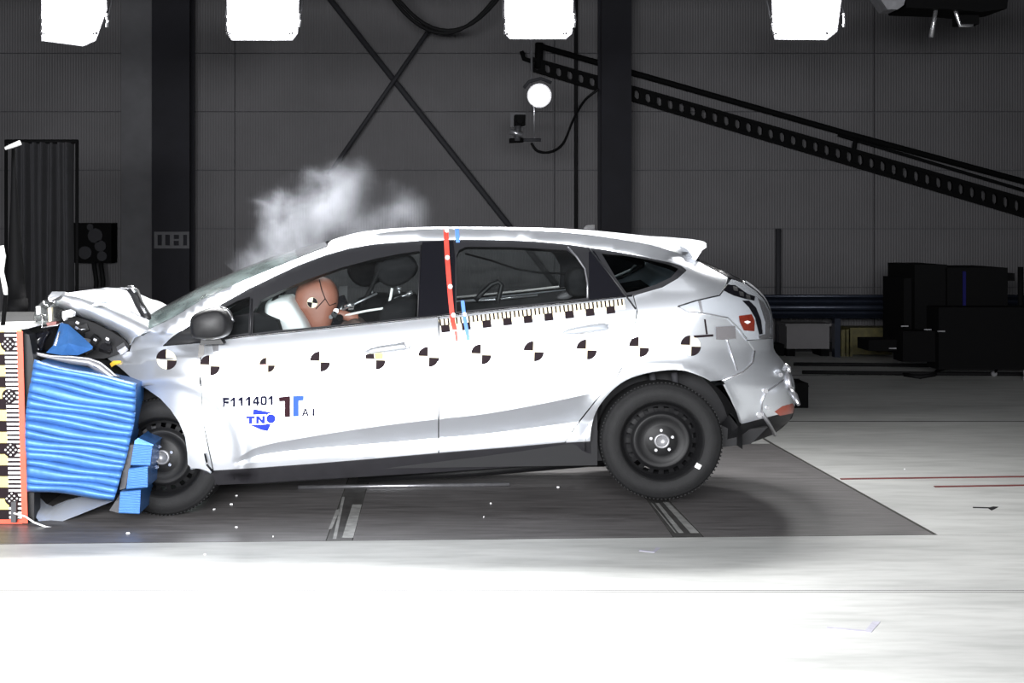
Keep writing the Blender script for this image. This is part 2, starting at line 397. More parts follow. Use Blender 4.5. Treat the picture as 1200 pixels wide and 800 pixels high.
# perforated bracket on left column
mb = MB(); y = 10.08
for (x0, y0, x1, y1) in ((181, 271.5, 222, 275), (181, 287.5, 222, 291), (181, 275, 185, 287.5), (190, 275, 194, 287.5), (199.5, 275, 204, 287.5), (210, 275, 215, 287.5), (219.5, 275, 222, 287.5), (204, 280, 210, 282)):
    a, b = P(x0, y1, y), P(x1, y0, y); mb.bb((a.x, y-.02, a.z), (b.x, y+.018, b.z))
mb.build('perforated_bracket', 'greypaint', c1, 'pale bracket with dark openings')
# pale wall post beside the left column
a, b = P(141, 0, 10.4), P(177, 0, 10.4)
o = MB().bb((a.x, 10.45, 0), (b.x, 10.78, 6.2)).build('wall_post', 'greypaint'); tag(o, 'broad grey wall post left of the dark column', 'post')
# diagonal bracing of the wall
def brace(x0, y0, x1, y1, label, d=.04, yy=10.66):
    a, b = P(x0, y0, yy), P(x1, y1, yy)
    o = MB().tube([a, b], d, 6).build('wall_brace', 'brace'); tag(o, label, 'brace', None)
brace(370, -22, 707, 404, 'long diagonal wall brace falling to the right above the windscreen')
brace(505, 32, 385, 205, 'diagonal wall brace rising to the right behind the smoke', .03, 10.56)
o = MB().tube([P(675, -140, 10.7), Vector((P(675, 300, 10.7).x, 10.7, 0))], .022, 8).build('wall_pipe', 'cable'); tag(o, 'thin dark vertical pipe left of the right steel column', 'pipe')
o = MB().tube([P(912, 268, 10.6), Vector((P(912, 300, 10.6).x, 10.6, 0))], .035, 8).build('wall_pipe', 'brace'); tag(o, 'short grey vertical pipe on wall behind the tail of the car', 'pipe')
# perforated boom with tie rods, passes behind the right column
boom = thing('perforated_boom', 'dark slanting perforated steel boom with tie rods at upper right', 'boom', P(1000, 200, 10.58))
def boom_beam():
    y0, y1 = 10.56, 10.62
    a0, a1 = (622, 66), (1330, 268); b0, b1 = (622, 83), (1330, 293)
    top = lambda t: P(a0[0]+(a1[0]-a0[0])*t, a0[1]+(a1[1]-a0[1])*t, y0); bot = lambda t: P(b0[0]+(b1[0]-b0[0])*t, b0[1]+(b1[1]-b0[1])*t, y0)
    n = 54; mb = MB(); dy = Vector((0, y1-y0, 0))
    def quad(p, q, r_, s_):
        vs = [p, q, r_, s_]; vs += [v+dy for v in vs]
        mb.add(vs, [(0, 1, 2, 3), (7, 6, 5, 4), (0, 4, 5, 1), (1, 5, 6, 2), (2, 6, 7, 3), (3, 7, 4, 0)])
    lp = lambda t, v: top(t)*(1-v)+bot(t)*v
    quad(top(0), top(1), lp(1, .22), lp(0, .22)); quad(lp(0, .78), lp(1, .78), bot(1), bot(0))
    for i in range(n+1):
        t0 = (i-.27)/n; t1 = (i+.27)/n
        quad(lp(max(t0, 0), .2), lp(min(t1, 1), .2), lp(min(t1, 1), .8), lp(max(t0, 0), .8))
        for sgn in (1, -1):      # corner gussets make the openings round
            tt = (i+.27*sgn)/n; te = tt+sgn*.16/n
            if 0 <= min(tt, te) and max(tt, te) <= 1:
                for v0, v1 in ((.2, .36), (.8, .64)):
                    p = [lp(tt, v0), lp(te, v0), lp(tt, v1)]; mb.add(p+[q+dy for q in p], [(0, 1, 2), (5, 4, 3), (0, 3, 4, 1), (1, 4, 5, 2), (2, 5, 3, 0)])
    mb.build('perforated_beam', 'machine', boom)
boom_beam()
MB().tube([P(632, 54, 10.6), P(800, 102, 10.6), P(987, 155, 10.6), P(1330, 248, 10.6)], .04, 6).build('tie_rod', 'machine', boom)
MB().tube([P(982, 158, 10.6), P(1330, 262, 10.6)], .022, 6).build('tie_rod', 'machine', boom)
MB().tube([P(1003, 160, 10.6), P(1000, 180, 10.6)], .03, 6).build('rod_clamp', 'machine', boom)
MB().tube([P(632, 50, 10.6), P(631, 80, 10.6)], .05, 6).build('boom_head', 'machine', boom)
MB().tube([P(624, 72, 10.6), P(614, 69, 10.6), P(611, 60, 10.6)], .03, 6).build('hook', 'machine', boom)

# hanging cable loops at top
mb = MB()
for k, dx in ((0, 0), (1, 5)):
    mb.tube([P(445+dx+t*150, -25+(1-(2*t-1)**2)*(64-3*k), 9.6) for t in [i/16 for i in range(17)]], .025, 6)
o = mb.build('hanging_cable', 'cable'); tag(o, 'black cable loops sagging from above, left of the third lamp', 'cable')

# ------------------------------------------------------------------ flood lamps on a lighting bar
LY = 4.0
bar = thing('lighting_bar', 'dark lighting bar above the picture that carries the four flood lamps', 'lighting bar', P(500, -60, LY+.25))
zb = P(0, -62, LY).z
MB().tube([(-4.6, LY+.25, zb), (4.6, LY+.25, zb)], .04, 8).build('bar', 'lampbody', bar)
for x in (-4.4, -1.5, 1.5, 4.4):
    MB().tube([(x, LY+.25, zb), (x, LY+.25, 6.2)], .015, 6).build('hanger', 'lampbody', bar)
def flood(cx, w_, tiltz, lens_poly, label):
    c = P(cx, 14, LY)
    o = thing('flood_lamp', label, 'lamp', c, 'flood lamps on the lighting bar')
    lens = [P(px, py, LY-.0+((py-14)*.0016)) for px, py in lens_poly]
    n = len(lens); cc = sum(lens, Vector())/n
    back = [cc+(p-cc)*.55+Vector((0, .26, .04)) for p in lens]; rim = [cc+(p-cc)*1.05+Vector((0, .015, 0)) for p in lens]
    mb = MB(); mb.add(rim+back, [list(range(n, 2*n))]+[(i, i+n, (i+1) % n+n, (i+1) % n) for i in range(n)]); mb.build('housing', 'lampbody', o)
    MB().add([p+Vector((0, .005, 0)) for p in lens]+[p+Vector((0, .012, 0)) for p in lens], [list(range(n)), list(range(n, 2*n))[::-1]]+[(i, i+n, (i+1) % n+n, (i+1) % n) for i in range(n)]).build('lens', 'lens', o)
    x0 = min(p[0] for p in lens_poly); x1 = max(p[0] for p in lens_poly)
    zt = zb
    for xx in (x0-3, x1+3):
        a = P(xx, 22, LY+.06); MB().tube([a, Vector((a.x, LY+.25, a.z+.25)), Vector((a.x, LY+.25, zb-.042))], .010, 6).build('yoke_arm', 'lampbody', o)
    for xx, yy in ((x0-1.5, 27), (x1+2, 24)):
        mb = MB(); mb.tube([P(xx, yy-8, LY-.02), P(xx+.7, yy, LY-.02), P(xx, yy+8, LY-.02)], .012, 6); mb.build('side_clip', 'chrome', o)
    for x_ in (min(p[0] for p in lens_poly[-3:]), max(p[0] for p in lens_poly[3:])): MB().tube([P(x_-3, 39, LY-.01), P(x_+3, 39, LY-.01)], .014, 6).build('lower_stub', 'chrome', o)
flood(85, 70, 8, [(50, -18), (122, -12), (123.5, 11), (111, 46), (97, 52.5), (50, 46.5)], 'leftmost flood lamp, turned to the right, above the hall floor')
flood(307, 78, 0, [(267, -18), (349, -18), (347, 38), (341, 46), (273, 46), (268, 38)], 'second flood lamp from left, above the smoke')
flood(631, 78, 0, [(593, -18), (671, -18), (669, 38), (662, 44.5), (599, 44.5), (593, 38)], 'third flood lamp from left, with the round lamp below it')
flood(946, 78, 0, [(906, -18), (987, -18), (980, 36), (968, 45.5), (910, 45), (908, 36)], 'rightmost flood lamp, above the perforated boom')
# thin drop rod with round lamp and camera unit
o = thing('drop_rod', 'thin pale rod hanging behind the third flood lamp', 'rod', P(624, 165, 8.2))
mb = MB(); mb.tube([P(623, -220, 8.2), P(623, 104, 8.2)], .012, 6).build('rod', 'steel', o)
MB().tube([P(623, 104, 8.2), P(626, 128, 8.2), P(626, 166, 8.2)], .010, 6).build('rod', 'steel', o)
MB().tube([P(612, 164, 8.2), P(634, 164, 8.2)], .02, 6).build('crossbar', 'brace', o)
rl = thing('round_lamp', 'small round glowing lamp on the thin drop rod', 'lamp', P(632, 112, 8.1))
c = P(632, 112, 8.05)
def disc(c, r, n=24, ax='y'):
    return [c+Vector((math.cos(2*math.pi*k/n)*r, 0, math.sin(2*math.pi*k/n)*r)) for k in range(n)]
ring = disc(c, .113); MB().add(ring+[p+Vector((0, .02, 0)) for p in ring], [list(range(24)), list(range(24, 48))[::-1]]+[(i, i+24, (i+1) % 24+24, (i+1) % 24) for i in range(24)]).build('lens', mat('round_lamp_lens', (1, 1, 1), .3, emit=18), rl)
ring = disc(c+Vector((0, .0, 0)), .13); back = disc(c+Vector((0, .16, .0)), .07)
MB().grid([ring, back], True, True).add(back, [list(range(24))]).build('housing', 'lampbody', rl)
MB().tube([P(614, 103, 8.13), P(620, 95.5, 8.13), P(634, 92, 8.13), P(646, 97, 8.13)], .02, 6).build('bracket', 'brace', rl)
cu = thing('hall_camera', 'dark hall camera on a bracket below the round lamp', 'camera', P(608, 150, 8.2))
mb = MB(); a, b = P(598, 149, 8.25), P(616, 132, 8.25); mb.bb((a.x, 8.24, a.z), (b.x, 8.28, b.z)); mb.build('mounting_plate', 'greypaint', cu)
mb = MB(); a, b = P(603, 147, 8.1), P(615, 135, 8.1); mb.bb((a.x, 8.0, a.z), (b.x, 8.24, b.z)); mb.build('camera_body', 'machine', cu)
mb = MB(); a = P(609, 141, 8.0); mb.tube([a, a-Vector((0, .1, 0))], .04, 12); mb.build('lens_barrel', 'machine', cu)
MB().tube([P(607, 147, 8.15), P(606, 165, 8.15)], .035, 8).build('swivel', 'lampbody', cu)
MB().tube([P(598, 154, 8.12), P(612, 158, 8.12)], .03, 8).build('clamp', 'steel', cu)
MB().tube([P(597, 165, 8.15), P(613, 164, 8.17)], .03, 6).build('arm', 'machine', cu)
cp_ = [P(623, 168, 8.3), P(630, 177, 8.4), P(645, 178, 8.6), P(660, 168, 8.9), P(672, 140, 9.4), P(685, 118, 10.0), P(702, 104, 10.05)]
o = MB().tube([Vector(p) for p in open_smooth3(cp_)], .016, 6).build('camera_cable', 'cable'); tag(o, 'thin black cable curving from the hall camera to the column', 'cable')

# crane-like fitting at top right corner
cr = thing('overhead_carriage', 'dark overhead carriage with hanging pins cut off at top right', 'carriage', P(1100, 0, 5.0))
MB().prism([(1060, -30), (1186, -30), (1180, 10), (1150, 14), (1120, 11), (1062, 9)], 5.0, 5.5).build('carriage_body', 'machine', cr)
MB().prism([(1027, -8), (1063, -8), (1059, 6), (1052, 11), (1040, 11)], 4.95, 5.2).build('pale_shield', 'steel', cr)
MB().tube([P(1098, 5, 5.1), P(1091, 44, 5.1)], [.018, .022], 8).build('hanging_pin', 'chrome', cr)
MB().tube([P(1119, 10, 5.1), P(1121, 17, 5.1), P(1125, 30, 5.1), P(1140, 30, 5.1)], .018, 8).build('pin_hook', 'chrome', cr)
mb = MB(); a, b = P(1123, 29, 5.15), P(1146, 18, 5.15); mb.bb((a.x, 5.12, a.z), (b.x, 5.3, b.z)); mb.build('pulley_block', 'machine', cr)
for x in (1090, 1160):
    a = P(x, -25, 5.3); MB().tube([a, Vector((a.x, a.y, 6.2))], .03, 6).build('hanger', 'machine', cr)

# ------------------------------------------------------------------ left background
cur = thing('black_screen', 'tall dark folded screen standing at left behind the barrier', 'screen', G(45, 395))
yc = 4.6
rows = []
for zz in [0+.05*k for k in range(0, 2)]: pass
top = P(0, 167, yc).z
xs = [P(12, 0, yc).x+(P(84, 0, yc).x-P(12, 0, yc).x)*i/60 for i in range(61)]
fold = [yc+.05*math.sin(i*.75)+.03*math.sin(i*.31+1) for i in range(61)]
rows = [[Vector((x, f+.02*math.sin(3*z+i*.2), z)) for i, (x, f) in enumerate(zip(xs, fold))] for z in [top*k/12 for k in range(13)]]
back = [[p+Vector((0, .03, 0)) for p in r] for r in rows]
MB().grid(rows).grid(back).build('curtain', 'curtain', cur, fixn=False)
MB().tube([Vector((xs[0]-.05, yc+.02, top+.01)), Vector((xs[-1]+.05, yc+.02, top+.01))], .018, 8).build('top_rail', 'machine', cur)
for x in (xs[0]-.04, xs[-1]+.04):
    MB().tube([Vector((x, yc+.02, 0)), Vector((x, yc+.02, top))], .015, 8).build('upright', 'machine', cur)
    MB().bb((x-.03, yc-.3, 0), (x+.03, yc+.34, .025)).build('foot', 'machine', cur)
st = thing('lamp_stand', 'black covered lamp stand with small white tube at far left', 'stand', P(17, 400, 2.5)*Vector((1, 1, 0)))
bx = P(16, 0, 2.5).x
zt = P(0, 174, 2.5).z
prof = [(.012, zt), (.014, zt-.15), (.035, zt-.5), (.06, zt-.9), (.082, zt-1.2), (.082, P(0, 350, 2.5).z), (.03, P(0, 354, 2.5).z)]
MB().grid([[Vector((bx+r*math.cos(k*math.pi/8)+(zt-z)*.016, 2.5+r*math.sin(k*math.pi/8), z)) for k in range(16)] for r, z in prof], True, True).build('cover', 'cable', st)
MB().tube([Vector((bx+.03, 2.5, 0)), Vector((bx, 2.5, zt))], .014, 8).build('pole', 'machine', st)
for k in range(3):
    an = 2*math.pi*k/3+.4; MB().tube([Vector((bx+.03, 2.5, .25)), Vector((bx+.03+.35*math.cos(an), 2.5+.35*math.sin(an), .012))], .011, 6).build('leg', 'machine', st)
MB().tube([P(6, 174, 2.5), P(14, 171, 2.5), P(24, 167, 2.5)], [.012, .016, .018], 8).build('white_tube', 'white', st, 'small white tube on top')
o = MB().tube([P(1, 288, -.02), P(3, 300, -.02), P(2, 318, -.02), P(6, 338, -.02), P(7, 347, -.02)], [.016, .018, .012, .014, .01], 8)
wb = tag(thing('white_bracket', 'bent white bracket standing on the barrier at the left edge', 'bracket', P(2, 380, .0)), None)
o.build('bent_arm', 'white', wb)
MB().tube([P(7, 345, -.02), P(3, 386, .0)], .012, 8).build('stem', 'machine', wb)
# switch box on the wall with cables
sb = thing('switch_box', 'dark switch box with hoses mounted on the wall behind the hood', 'switch box', P(106, 285, 10.3))
a, b = P(86, 308, 10.4), P(130, 261, 10.4); MB().bb((a.x, 10.42, a.z), (b.x, 10.78, b.z)).build('cabinet', 'machine', sb)
for (x, y, r_) in ((106, 266, .04), (112, 276, .09), (118, 288, .07), (100, 296, .08), (120, 300, .06)):
    c = P(x, y, 10.4); MB().tube([c+Vector((0, .03, 0)), c-Vector((0, .03, 0))], r_, 12).build('valve', 'brace', sb)
for x in (110, 118):
    MB().tube([P(x, 308, 10.5), P(x+3, 330, 10.5), P(x+2, 345, 10.5), Vector((P(x+4, 0, 10.5).x, 10.5, 0))], .03, 6).build('hose', 'cable', sb)

# ------------------------------------------------------------------ right background
gr = thing('guard_rail', 'long dark blue steel guard rail along the wall behind the tail', 'guard rail', G(1000, 425))
yr = 9.9
prof = []
for i in range(41):
    t = i/40; py = 345.5+t*27; prof.append((py, yr-.05*math.sin(t*math.pi*4+1.2)))
xa, xb = P(760, 0, yr).x, P(1290, 0, yr).x
f1 = [[Vector((xa, y, P(0, py, yr).z)), Vector((xb, y, P(0, py, yr).z))] for py, y in prof]
MB().grid(f1).grid([[p+Vector((0, .012, 0)) for p in r] for r in f1]).build('corrugated_beam', 'railm', gr, fixn=False)
MB().tube([P(760, 347, yr-.06), P(1290, 347, yr-.06)], .02, 8).build('top_tube', 'railm', gr)
MB().tube([P(760, 360, yr-.09), P(1290, 360, yr-.09)], .035, 8).build('middle_tube', 'railm', gr)
for x in (800, 850, 980, 1090, 1200):
    a = P(x-2.5, 0, yr+.1); b = P(x+4, 0, yr+.1); MB().bb((a.x, yr+.07, 0), (b.x, yr+.2, P(0, 347, yr).z)).build('post', 'railm', gr)
def crate(x0, y0, x1, yb, y, d, m, name, label, cat):
    a, b = P(x0, yb, y), P(x1, y0, y); o = thing(name, label, cat, ((a.x+b.x)/2, y+d/2, 0))
    return o, a, b
o, a, b = crate(922, 382, 972, 409, 10.15, .4, 'boxwhite', 'pale_crate', 'pale grey box on dark skids under the guard rail', 'box')
MB().bb((a.x, 10.15, .09), (b.x, 10.55, b.z)).build('body', 'boxwhite', o)
MB().bb((a.x-.02, 10.13, b.z), (b.x+.02, 10.57, b.z+.03)).build('lid', 'boxwhite', o)
for k in (.1, .9): xx = a.x+(b.x-a.x)*k; MB().bb((xx-.05, 10.15, 0), (xx+.05, 10.55, .09)).build('skid', 'machine', o)
o, a, b = crate(996, 384, 1045, 408, 10.15, .4, 'boxyel', 'yellow_crate', 'dull yellow box under the guard rail beside the black machine', 'box')
MB().bb((a.x, 10.15, .02), (b.x, 10.55, b.z)).build('body', 'boxyel', o)
for k in (0.02, .14, .2): xx = a.x+(b.x-a.x)*k-.1; MB().bb((xx-.025, 10.11, .0), (xx+.02, 10.15, b.z-.02)).build('slat', 'boxyel', o)
o = thing('dark_block', 'low dark block on the floor against the wall behind the tail lamp', 'block', G(905, 415))
a, b = P(880, 415, 10.25), P(918, 403, 10.25)
MB().bb((a.x, 10.2, 0), (b.x, 10.55, b.z)).build('block', 'machine', o)
MB().bb((a.x+.05, 10.22, b.z), (b.x-.1, 10.5, b.z+.02)).build('cap', 'machine', o)
mc = thing('black_machine', 'large black machine with a blue stripe standing at right by the wall', 'machine', G(1125, 440))
ym = 7.3
def mbx(x0, y0, x1, y1, ya, yb, name, m='machine'):
    a, b = P(x0, y1, ya), P(x1, y0, ya); return MB().bb((a.x, ya, max(a.z, 0)), (b.x, yb, b.z)).build(name, m, mc)
mbx(1072, 310, 1110, 420, ym, ym+.9, 'cabinet'); mbx(1110, 313.5, 1181, 422, ym-.05, ym+.9, 'cabinet')
mbx(1059, 326, 1072, 410, ym+.1, ym+.8, 'side_unit'); mbx(1181, 320, 1189, 329, ym+.1, ym+.5, 'top_bracket')
mbx(1128.5, 318, 1132, 360, ym-.065, ym-.05, 'blue_stripe', mat('blue_stripe', (.004, .004, .05), .6, spec=.1))
mbx(1058, 388, 1100, 424, ym-.3, ym, 'lower_unit'); mbx(1100, 360, 1240, 433, ym-.4, ym-.05, 'lower_unit')
for (x, y) in ((1060, 382), (1087, 386), (1103, 388), (1046, 408)):
    p = P(x, y, ym-.42); MB().box(p, (.07, .02, .012)).build('metal_fitting', 'steel', mc)
mbx(1018, 398, 1062, 411, ym-.1, ym+.3, 'hose_reel')
cab = thing('floor_cable', 'black cables lying across the floor in front of the black machine', 'cable', G(1080, 433))
for pts in ([(930, 428.5), (1000, 429), (1080, 430), (1160, 431), (1260, 432)], [(940, 438), (1000, 439), (1060, 439.5), (1130, 440), (1260, 441)], [(1060, 441), (1078, 444), (1095, 441), (1100, 435), (1115, 431)]):
    MB().tube([G(*p)+Vector((0, 0, .02)) for p in pts], .022, 6).build('strand', 'cable', cab)
wv = thing('wheeled_tripod', 'dark tripod base with bright feet cut off at the right edge', 'tripod', G(1195, 445))
base = G(1196, 443); hub = base+Vector((0, 0, .42))
MB().tube([hub, base+Vector((0, 0, 1.15))], .03, 8).build('pole', 'machine', wv)
for an in (.3, 2.4, 4.5):
    MB().tube([hub, base+Vector((.28*math.cos(an), .28*math.sin(an), .03))], .016, 8).build('leg', 'steel' if an > 4 else 'machine', wv)
    MB().tube([base+Vector((.28*math.cos(an), .28*math.sin(an)-.02, .03)), base+Vector((.28*math.cos(an), .28*math.sin(an)+.02, .03))], .03, 10).build('castor', 'steel', wv)
bbk = thing('black_case', 'small black case on the floor just behind the rear bumper', 'case', G(938, 478))
a = G(925, 478); e = .2
MB().bb((a.x, a.y, 0.0), (a.x+.165, a.y+.3, P(0, 449, a.y).z)).build('body', 'machine', bbk)
MB().bb((a.x-.004, a.y-.004, P(0, 453, a.y).z), (a.x+.169, a.y+.304, P(0, 451.5, a.y).z)).build('lid_seam', 'machine', bbk)
MB().tube([Vector((a.x+.04, a.y+.15, P(0, 449, a.y).z)), Vector((a.x+.05, a.y+.15, P(0, 446.5, a.y).z)), Vector((a.x+.12, a.y+.15, P(0, 446.5, a.y).z)), Vector((a.x+.13, a.y+.15, P(0, 449, a.y).z))], .008, 6).build('handle', 'machine', bbk)

# ------------------------------------------------------------------ the car
YM = .91                                                             # centre plane
belt = lambda px: 404-.1047*(px-200)
edgeE = curve([(300, 812), (304, 819), (316, 846), (330, 873), (341, 888), (352, 898), (364, 903), (377, 905.5), (396, 905.8), (410, 906.5), (429, 920), (442, 928), (454, 931.5), (476, 931.5), (490, 928), (500, 918), (509, 906), (521, 880)])
bandT = curve([(255, 548), (275, 538), (305, 523), (361, 512), (446, 499), (513, 491), (560, 486), (640, 472), (700, 459)])
bandB = curve([(255, 550), (280, 541), (305, 533), (361, 526), (446, 519), (513, 513), (560, 509), (640, 499), (700, 491)])
FTOP = curve([(110, 418), (121, 416), (152, 411.6), (186, 406), (235, 402), (260, 399)])
DTOP = curve([(190, 404), (203, 394), (218, 384), (260, 356), (290, 339), (320, 324.5), (350, 310.5), (380, 299), (410, 290.5), (440, 285.5), (494, 281.5), (540, 280.2), (590, 280.8), (630, 282.7), (665, 286), (710, 292.5), (755, 300.3), (785, 307)])
def YS(px, py):
    h = (belt(px)-py)/220.0
    if h > 0 and 190 < px < 770:
        dt = DTOP(px); e_ = dt-py; EE = 14-10*smooth((px-400)/120)-4*smooth((px-690)/70)
        if e_ > 0: h = (belt(px)-dt)/220.0+(1.45*max(0, e_-EE)+.18*min(e_, EE))/220.0
    if h >= 0: y = .055+.38*h+.30*h*h
    else:
        d = -h; q = max(0, 1-d/.18); y = .055*q*q
        if d > .42: y += .10*((d-.42)/.4)**2
        if px < 720:
            T, B = bandT(px), bandB(px); wd = B-T
            if wd > 1 and py > T:
                a = .0031*wd*smooth((715-px)/40)*smooth((px-262)/34); t = (py-T)/wd
                y += a*min(t, 1)*(1-.55*smooth((t-.85)/.9))
    e = edgeE(max(300, min(521, py))); W = 62+62*smooth((py-300)/130)
    u = (px-(e-W))/W
    if u > 0: y += .46*(1-math.sqrt(1-min(u, .9995)**2))
    if px < 245: y += .25*((245-px)/110)**2
    if px < 255:
        d = py-FTOP(px); y += .062*smooth((255-px)/30)*smooth((py-388)/14)*max(0, 1-max(d, 0)/15)
    for wx, wy, RR in ((776, 517, 86), (189, 536, 92)):
        r_ = math.hypot((px-wx)/1.05, py-wy)
        if r_ < RR+40 and py < wy+20: y -= .022*math.exp(-((r_-RR)/9.0)**2)
    return y
def SP(px, py, off=0.0): return P(px, py, YS(px, py)+off)
def SN(px, py):
    e = .6; a = SP(px+e, py)-SP(px-e, py); b = SP(px, py+e)-SP(px, py-e); n = b.cross(a).normalized()
    if n.y > 0: n = -n
    return n
def inside(p, poly):
    x, y = p; c = False; n = len(poly); j = n-1
    for i in range(n):
        xi, yi = poly[i]; xj, yj = poly[j]
        if (yi > y) != (yj > y) and x < (xj-xi)*(y-yi)/(yj-yi)+xi: c = not c
        j = i
    return c
def near_edge(p, segs, d):
    for a, b in segs:
        ab = (b[0]-a[0], b[1]-a[1]); L = ab[0]**2+ab[1]**2
        t = max(0, min(1, ((p[0]-a[0])*ab[0]+(p[1]-a[1])*ab[1])/L)) if L else 0
        if (a[0]+ab[0]*t-p[0])**2+(a[1]+ab[1]*t-p[1])**2 < d*d: return True
    return False
def panel_data(poly, holes=(), step=7.0, off=0.0, lip=.018, creases=()):
    loops = []
    for lp in [poly]+list(holes):
        o = []
        for i in range(len(lp)):
            a, b = lp[i], lp[(i+1) % len(lp)]; L = math.hypot(b[0]-a[0], b[1]-a[1]); k = max(1, round(L/step))
            o += [(a[0]+(b[0]-a[0])*j/k, a[1]+(b[1]-a[1])*j/k) for j in range(k)]
        loops.append(o)
    pts = []; edges = []
    for o in loops:
        b = len(pts); pts += o; edges += [(b+i, b+(i+1) % len(o)) for i in range(len(o))]
    for cr in creases:
        cr = [p for p in cr if inside(p, poly) and not near_edge(p, [(pts[i], pts[j]) for i, j in edges[:len(loops[0])]], 1.5)]
        b = len(pts); pts += cr; edges += [(b+i, b+i+1) for i in range(len(cr)-1)]
    segs = [(pts[i], pts[j]) for i, j in edges]
    xs = [p[0] for p in poly]; ys = [p[1] for p in poly]; row = 0
    y = min(ys)+step*.5
    while y < max(ys):
        x = min(xs)+(step*.5 if row % 2 else 0)
        while x < max(xs):
            if inside((x, y), poly) and not any(inside((x, y), h) for h in holes) and not near_edge((x, y), segs, step*.45): pts.append((x, y))
            x += step
        y += step*.87; row += 1
    v2, e2, f2, *_ = delaunay_2d_cdt([Vector(p) for p in pts], edges, [], 0, 1e-4)
    tris = []
    for f in f2:
        c = (sum(v2[i].x for i in f)/len(f), sum(v2[i].y for i in f)/len(f))
        if inside(c, poly) and not any(inside(c, h) for h in holes): tris.append(list(f))
    V = [SP(v.x, v.y, off) for v in v2]; N = [SN(v.x, v.y) for v in v2]
    # turned-in lips along each open edge
    cnt = {}
    for f in tris:
        for i in range(len(f)):
            k = tuple(sorted((f[i], f[(i+1) % len(f)]))); cnt[k] = cnt.get(k, 0)+1
    if lip:
        mp = {}
        for (i, j), n in list(cnt.items()):
            if n == 1:
                for k in (i, j):
                    if k not in mp: mp[k] = len(V); V.append(V[k]-N[k]*lip); N.append(N[k])
                tris.append([i, j, mp[j], mp[i]])
    return V, N, tris
def panel(name, poly, m, parent, holes=(), step=7.0, off=0.0, lip=.018, mirror=True, label=None, creases=()):
    V, N, T = panel_data(poly, holes, step, off, lip, creases); out = []
    for side in ((0, 1) if mirror else (0,)):
        vs = V if side == 0 else [Vector((v.x, 2*YM-v.y, v.z)) for v in V]
        ns = N if side == 0 else [Vector((n.x, -n.y, n.z)) for n in N]
        fs = []
        for f in T:
            a, b, c = vs[f[0]], vs[f[1]], vs[f[2]]
            fs.append(f if (b-a).cross(c-a).dot(ns[f[0]]) >= 0 or len(f) == 4 else f[::-1])
        me = bpy.data.meshes.new(name); me.from_pydata([tuple(v) for v in vs], [], fs)
        me.polygons.foreach_set('use_smooth', [True]*len(fs)); me.update()
        me.normals_split_custom_set_from_vertices([tuple(n) for n in ns])
        out.append(link(name, me, parent, m, label))
    return out
def mirror_obj(o, name=None):
    me = o.data.copy()
    for v in me.vertices: v.co.y = 2*YM-v.co.y
    me.flip_normals()
    c = bpy.data.objects.new(name or o.name.split('.')[0], me); COL.objects.link(c); c.parent = o.parent; c.matrix_parent_inverse = o.matrix_parent_inverse.copy()
    return c

car = thing('car', 'silver five-door hatchback crashed nose first into the blue honeycomb barrier', 'car', (.0, YM, 0))
roofR = [(156, 396.5), (178, 384), (200, 373.5), (242, 348.5), (290, 327), (329, 311), (380, 291), (425, 277), (470, 270.8), (518, 268.6), (560, 268.7), (600, 269.6), (640, 271.2), (680, 274.5), (720, 279.8), (760, 287), (795, 297), (812, 303)]
Rf = curve(roofR)
DLO = [(190, 405), (203, 394), (218, 384), (260, 356), (290, 339), (320, 324.5), (350, 310.5), (380, 299), (410, 290.5), (440, 285.5), (494, 281.5), (540, 280.2), (590, 280.8), (630, 282.7), (665, 286), (710, 292.5), (755, 300.3), (785, 307), (799, 311.5), (804.5, 316), (794, 326), (776, 336.3), (749, 344), (710, 349.7), (665, 354.5), (590, 362), (500, 372), (380, 384.5), (290, 393.5), (254, 397.5)]
arch = [(691.5, 517), (694, 494), (705, 471.5), (727.5, 449), (754.5, 438), (790.5, 433), (817.5, 438), (840, 449), (858, 467)]
def open_smooth(pts, n=4):
    q = [pts[0]]+pts+[pts[-1]]; out = []
    for i in range(1, len(q)-2):
        p0, p1, p2, p3 = [Vector(q[i+k]) for k in (-1, 0, 1, 2)]
        for j in range(n):
            t = j/n; out.append(tuple(.5*((2*p1)+(p2-p0)*t+(2*p0-5*p1+4*p2-p3)*t*t+(3*p1-p0-3*p2+p3)*t**3)))
    return out+[pts[-1]]
arch = open_smooth(arch)
seam_b = [(846, 446.5), (871, 435.5), (881.5, 425), (884, 411), (876, 399)]
doorR = [(746, 363), (743, 385), (735, 418), (718, 447), (695, 472), (673, 500), (662, 518)]
top_edge = [(px, Rf(px)) for px in [156+i*(812-156)/70 for i in range(71)]]
# body side: windscreen pillar, roof rail and rear quarter in one pressing
poly = top_edge+[(821, 308), (838, 317), (853, 325), (851, 333), (843, 345), (816, 351), (793, 359), (805, 366), (830, 369), (853, 373.5), (864, 385), (875, 398.5)]
poly += [(883, 411), (880.5, 424.5), (870, 434.5), (846, 445)]+list(reversed(arch[:-5]))
poly += [(p[0]+1.6, p[1]+.4) for p in reversed(doorR)]+[(743.5, 346.5)]
poly += [(749, 344.5), (776, 336.8), (794, 326.5), (805.5, 316)]+[(px, py-.4) for px, py in reversed(DLO[0:19])]+[(186, 405.3), (152, 411)]
panel('body_side', poly, 'paint', car, step=7)
fender = [(121, 416), (136, 413.5), (152, 411.6), (186, 406), (235, 402), (233, 431), (236, 491), (248.5, 550.5), (224, 548), (220, 544), (219.5, 530), (217, 512), (210, 495), (200, 480), (188, 467), (174, 457), (160, 448), (149, 438), (140, 430), (129, 422)]
panel('front_fender', fender, 'paint', car, step=4.5)
fdoor = [(237, 402), (254, 399), (290, 394.3), (380, 385.2), (500, 372.8), (513.4, 371.4), (513.4, 530.5), (440, 537), (361, 543.5), (300, 548), (250.5, 551), (238, 491), (235, 431)]
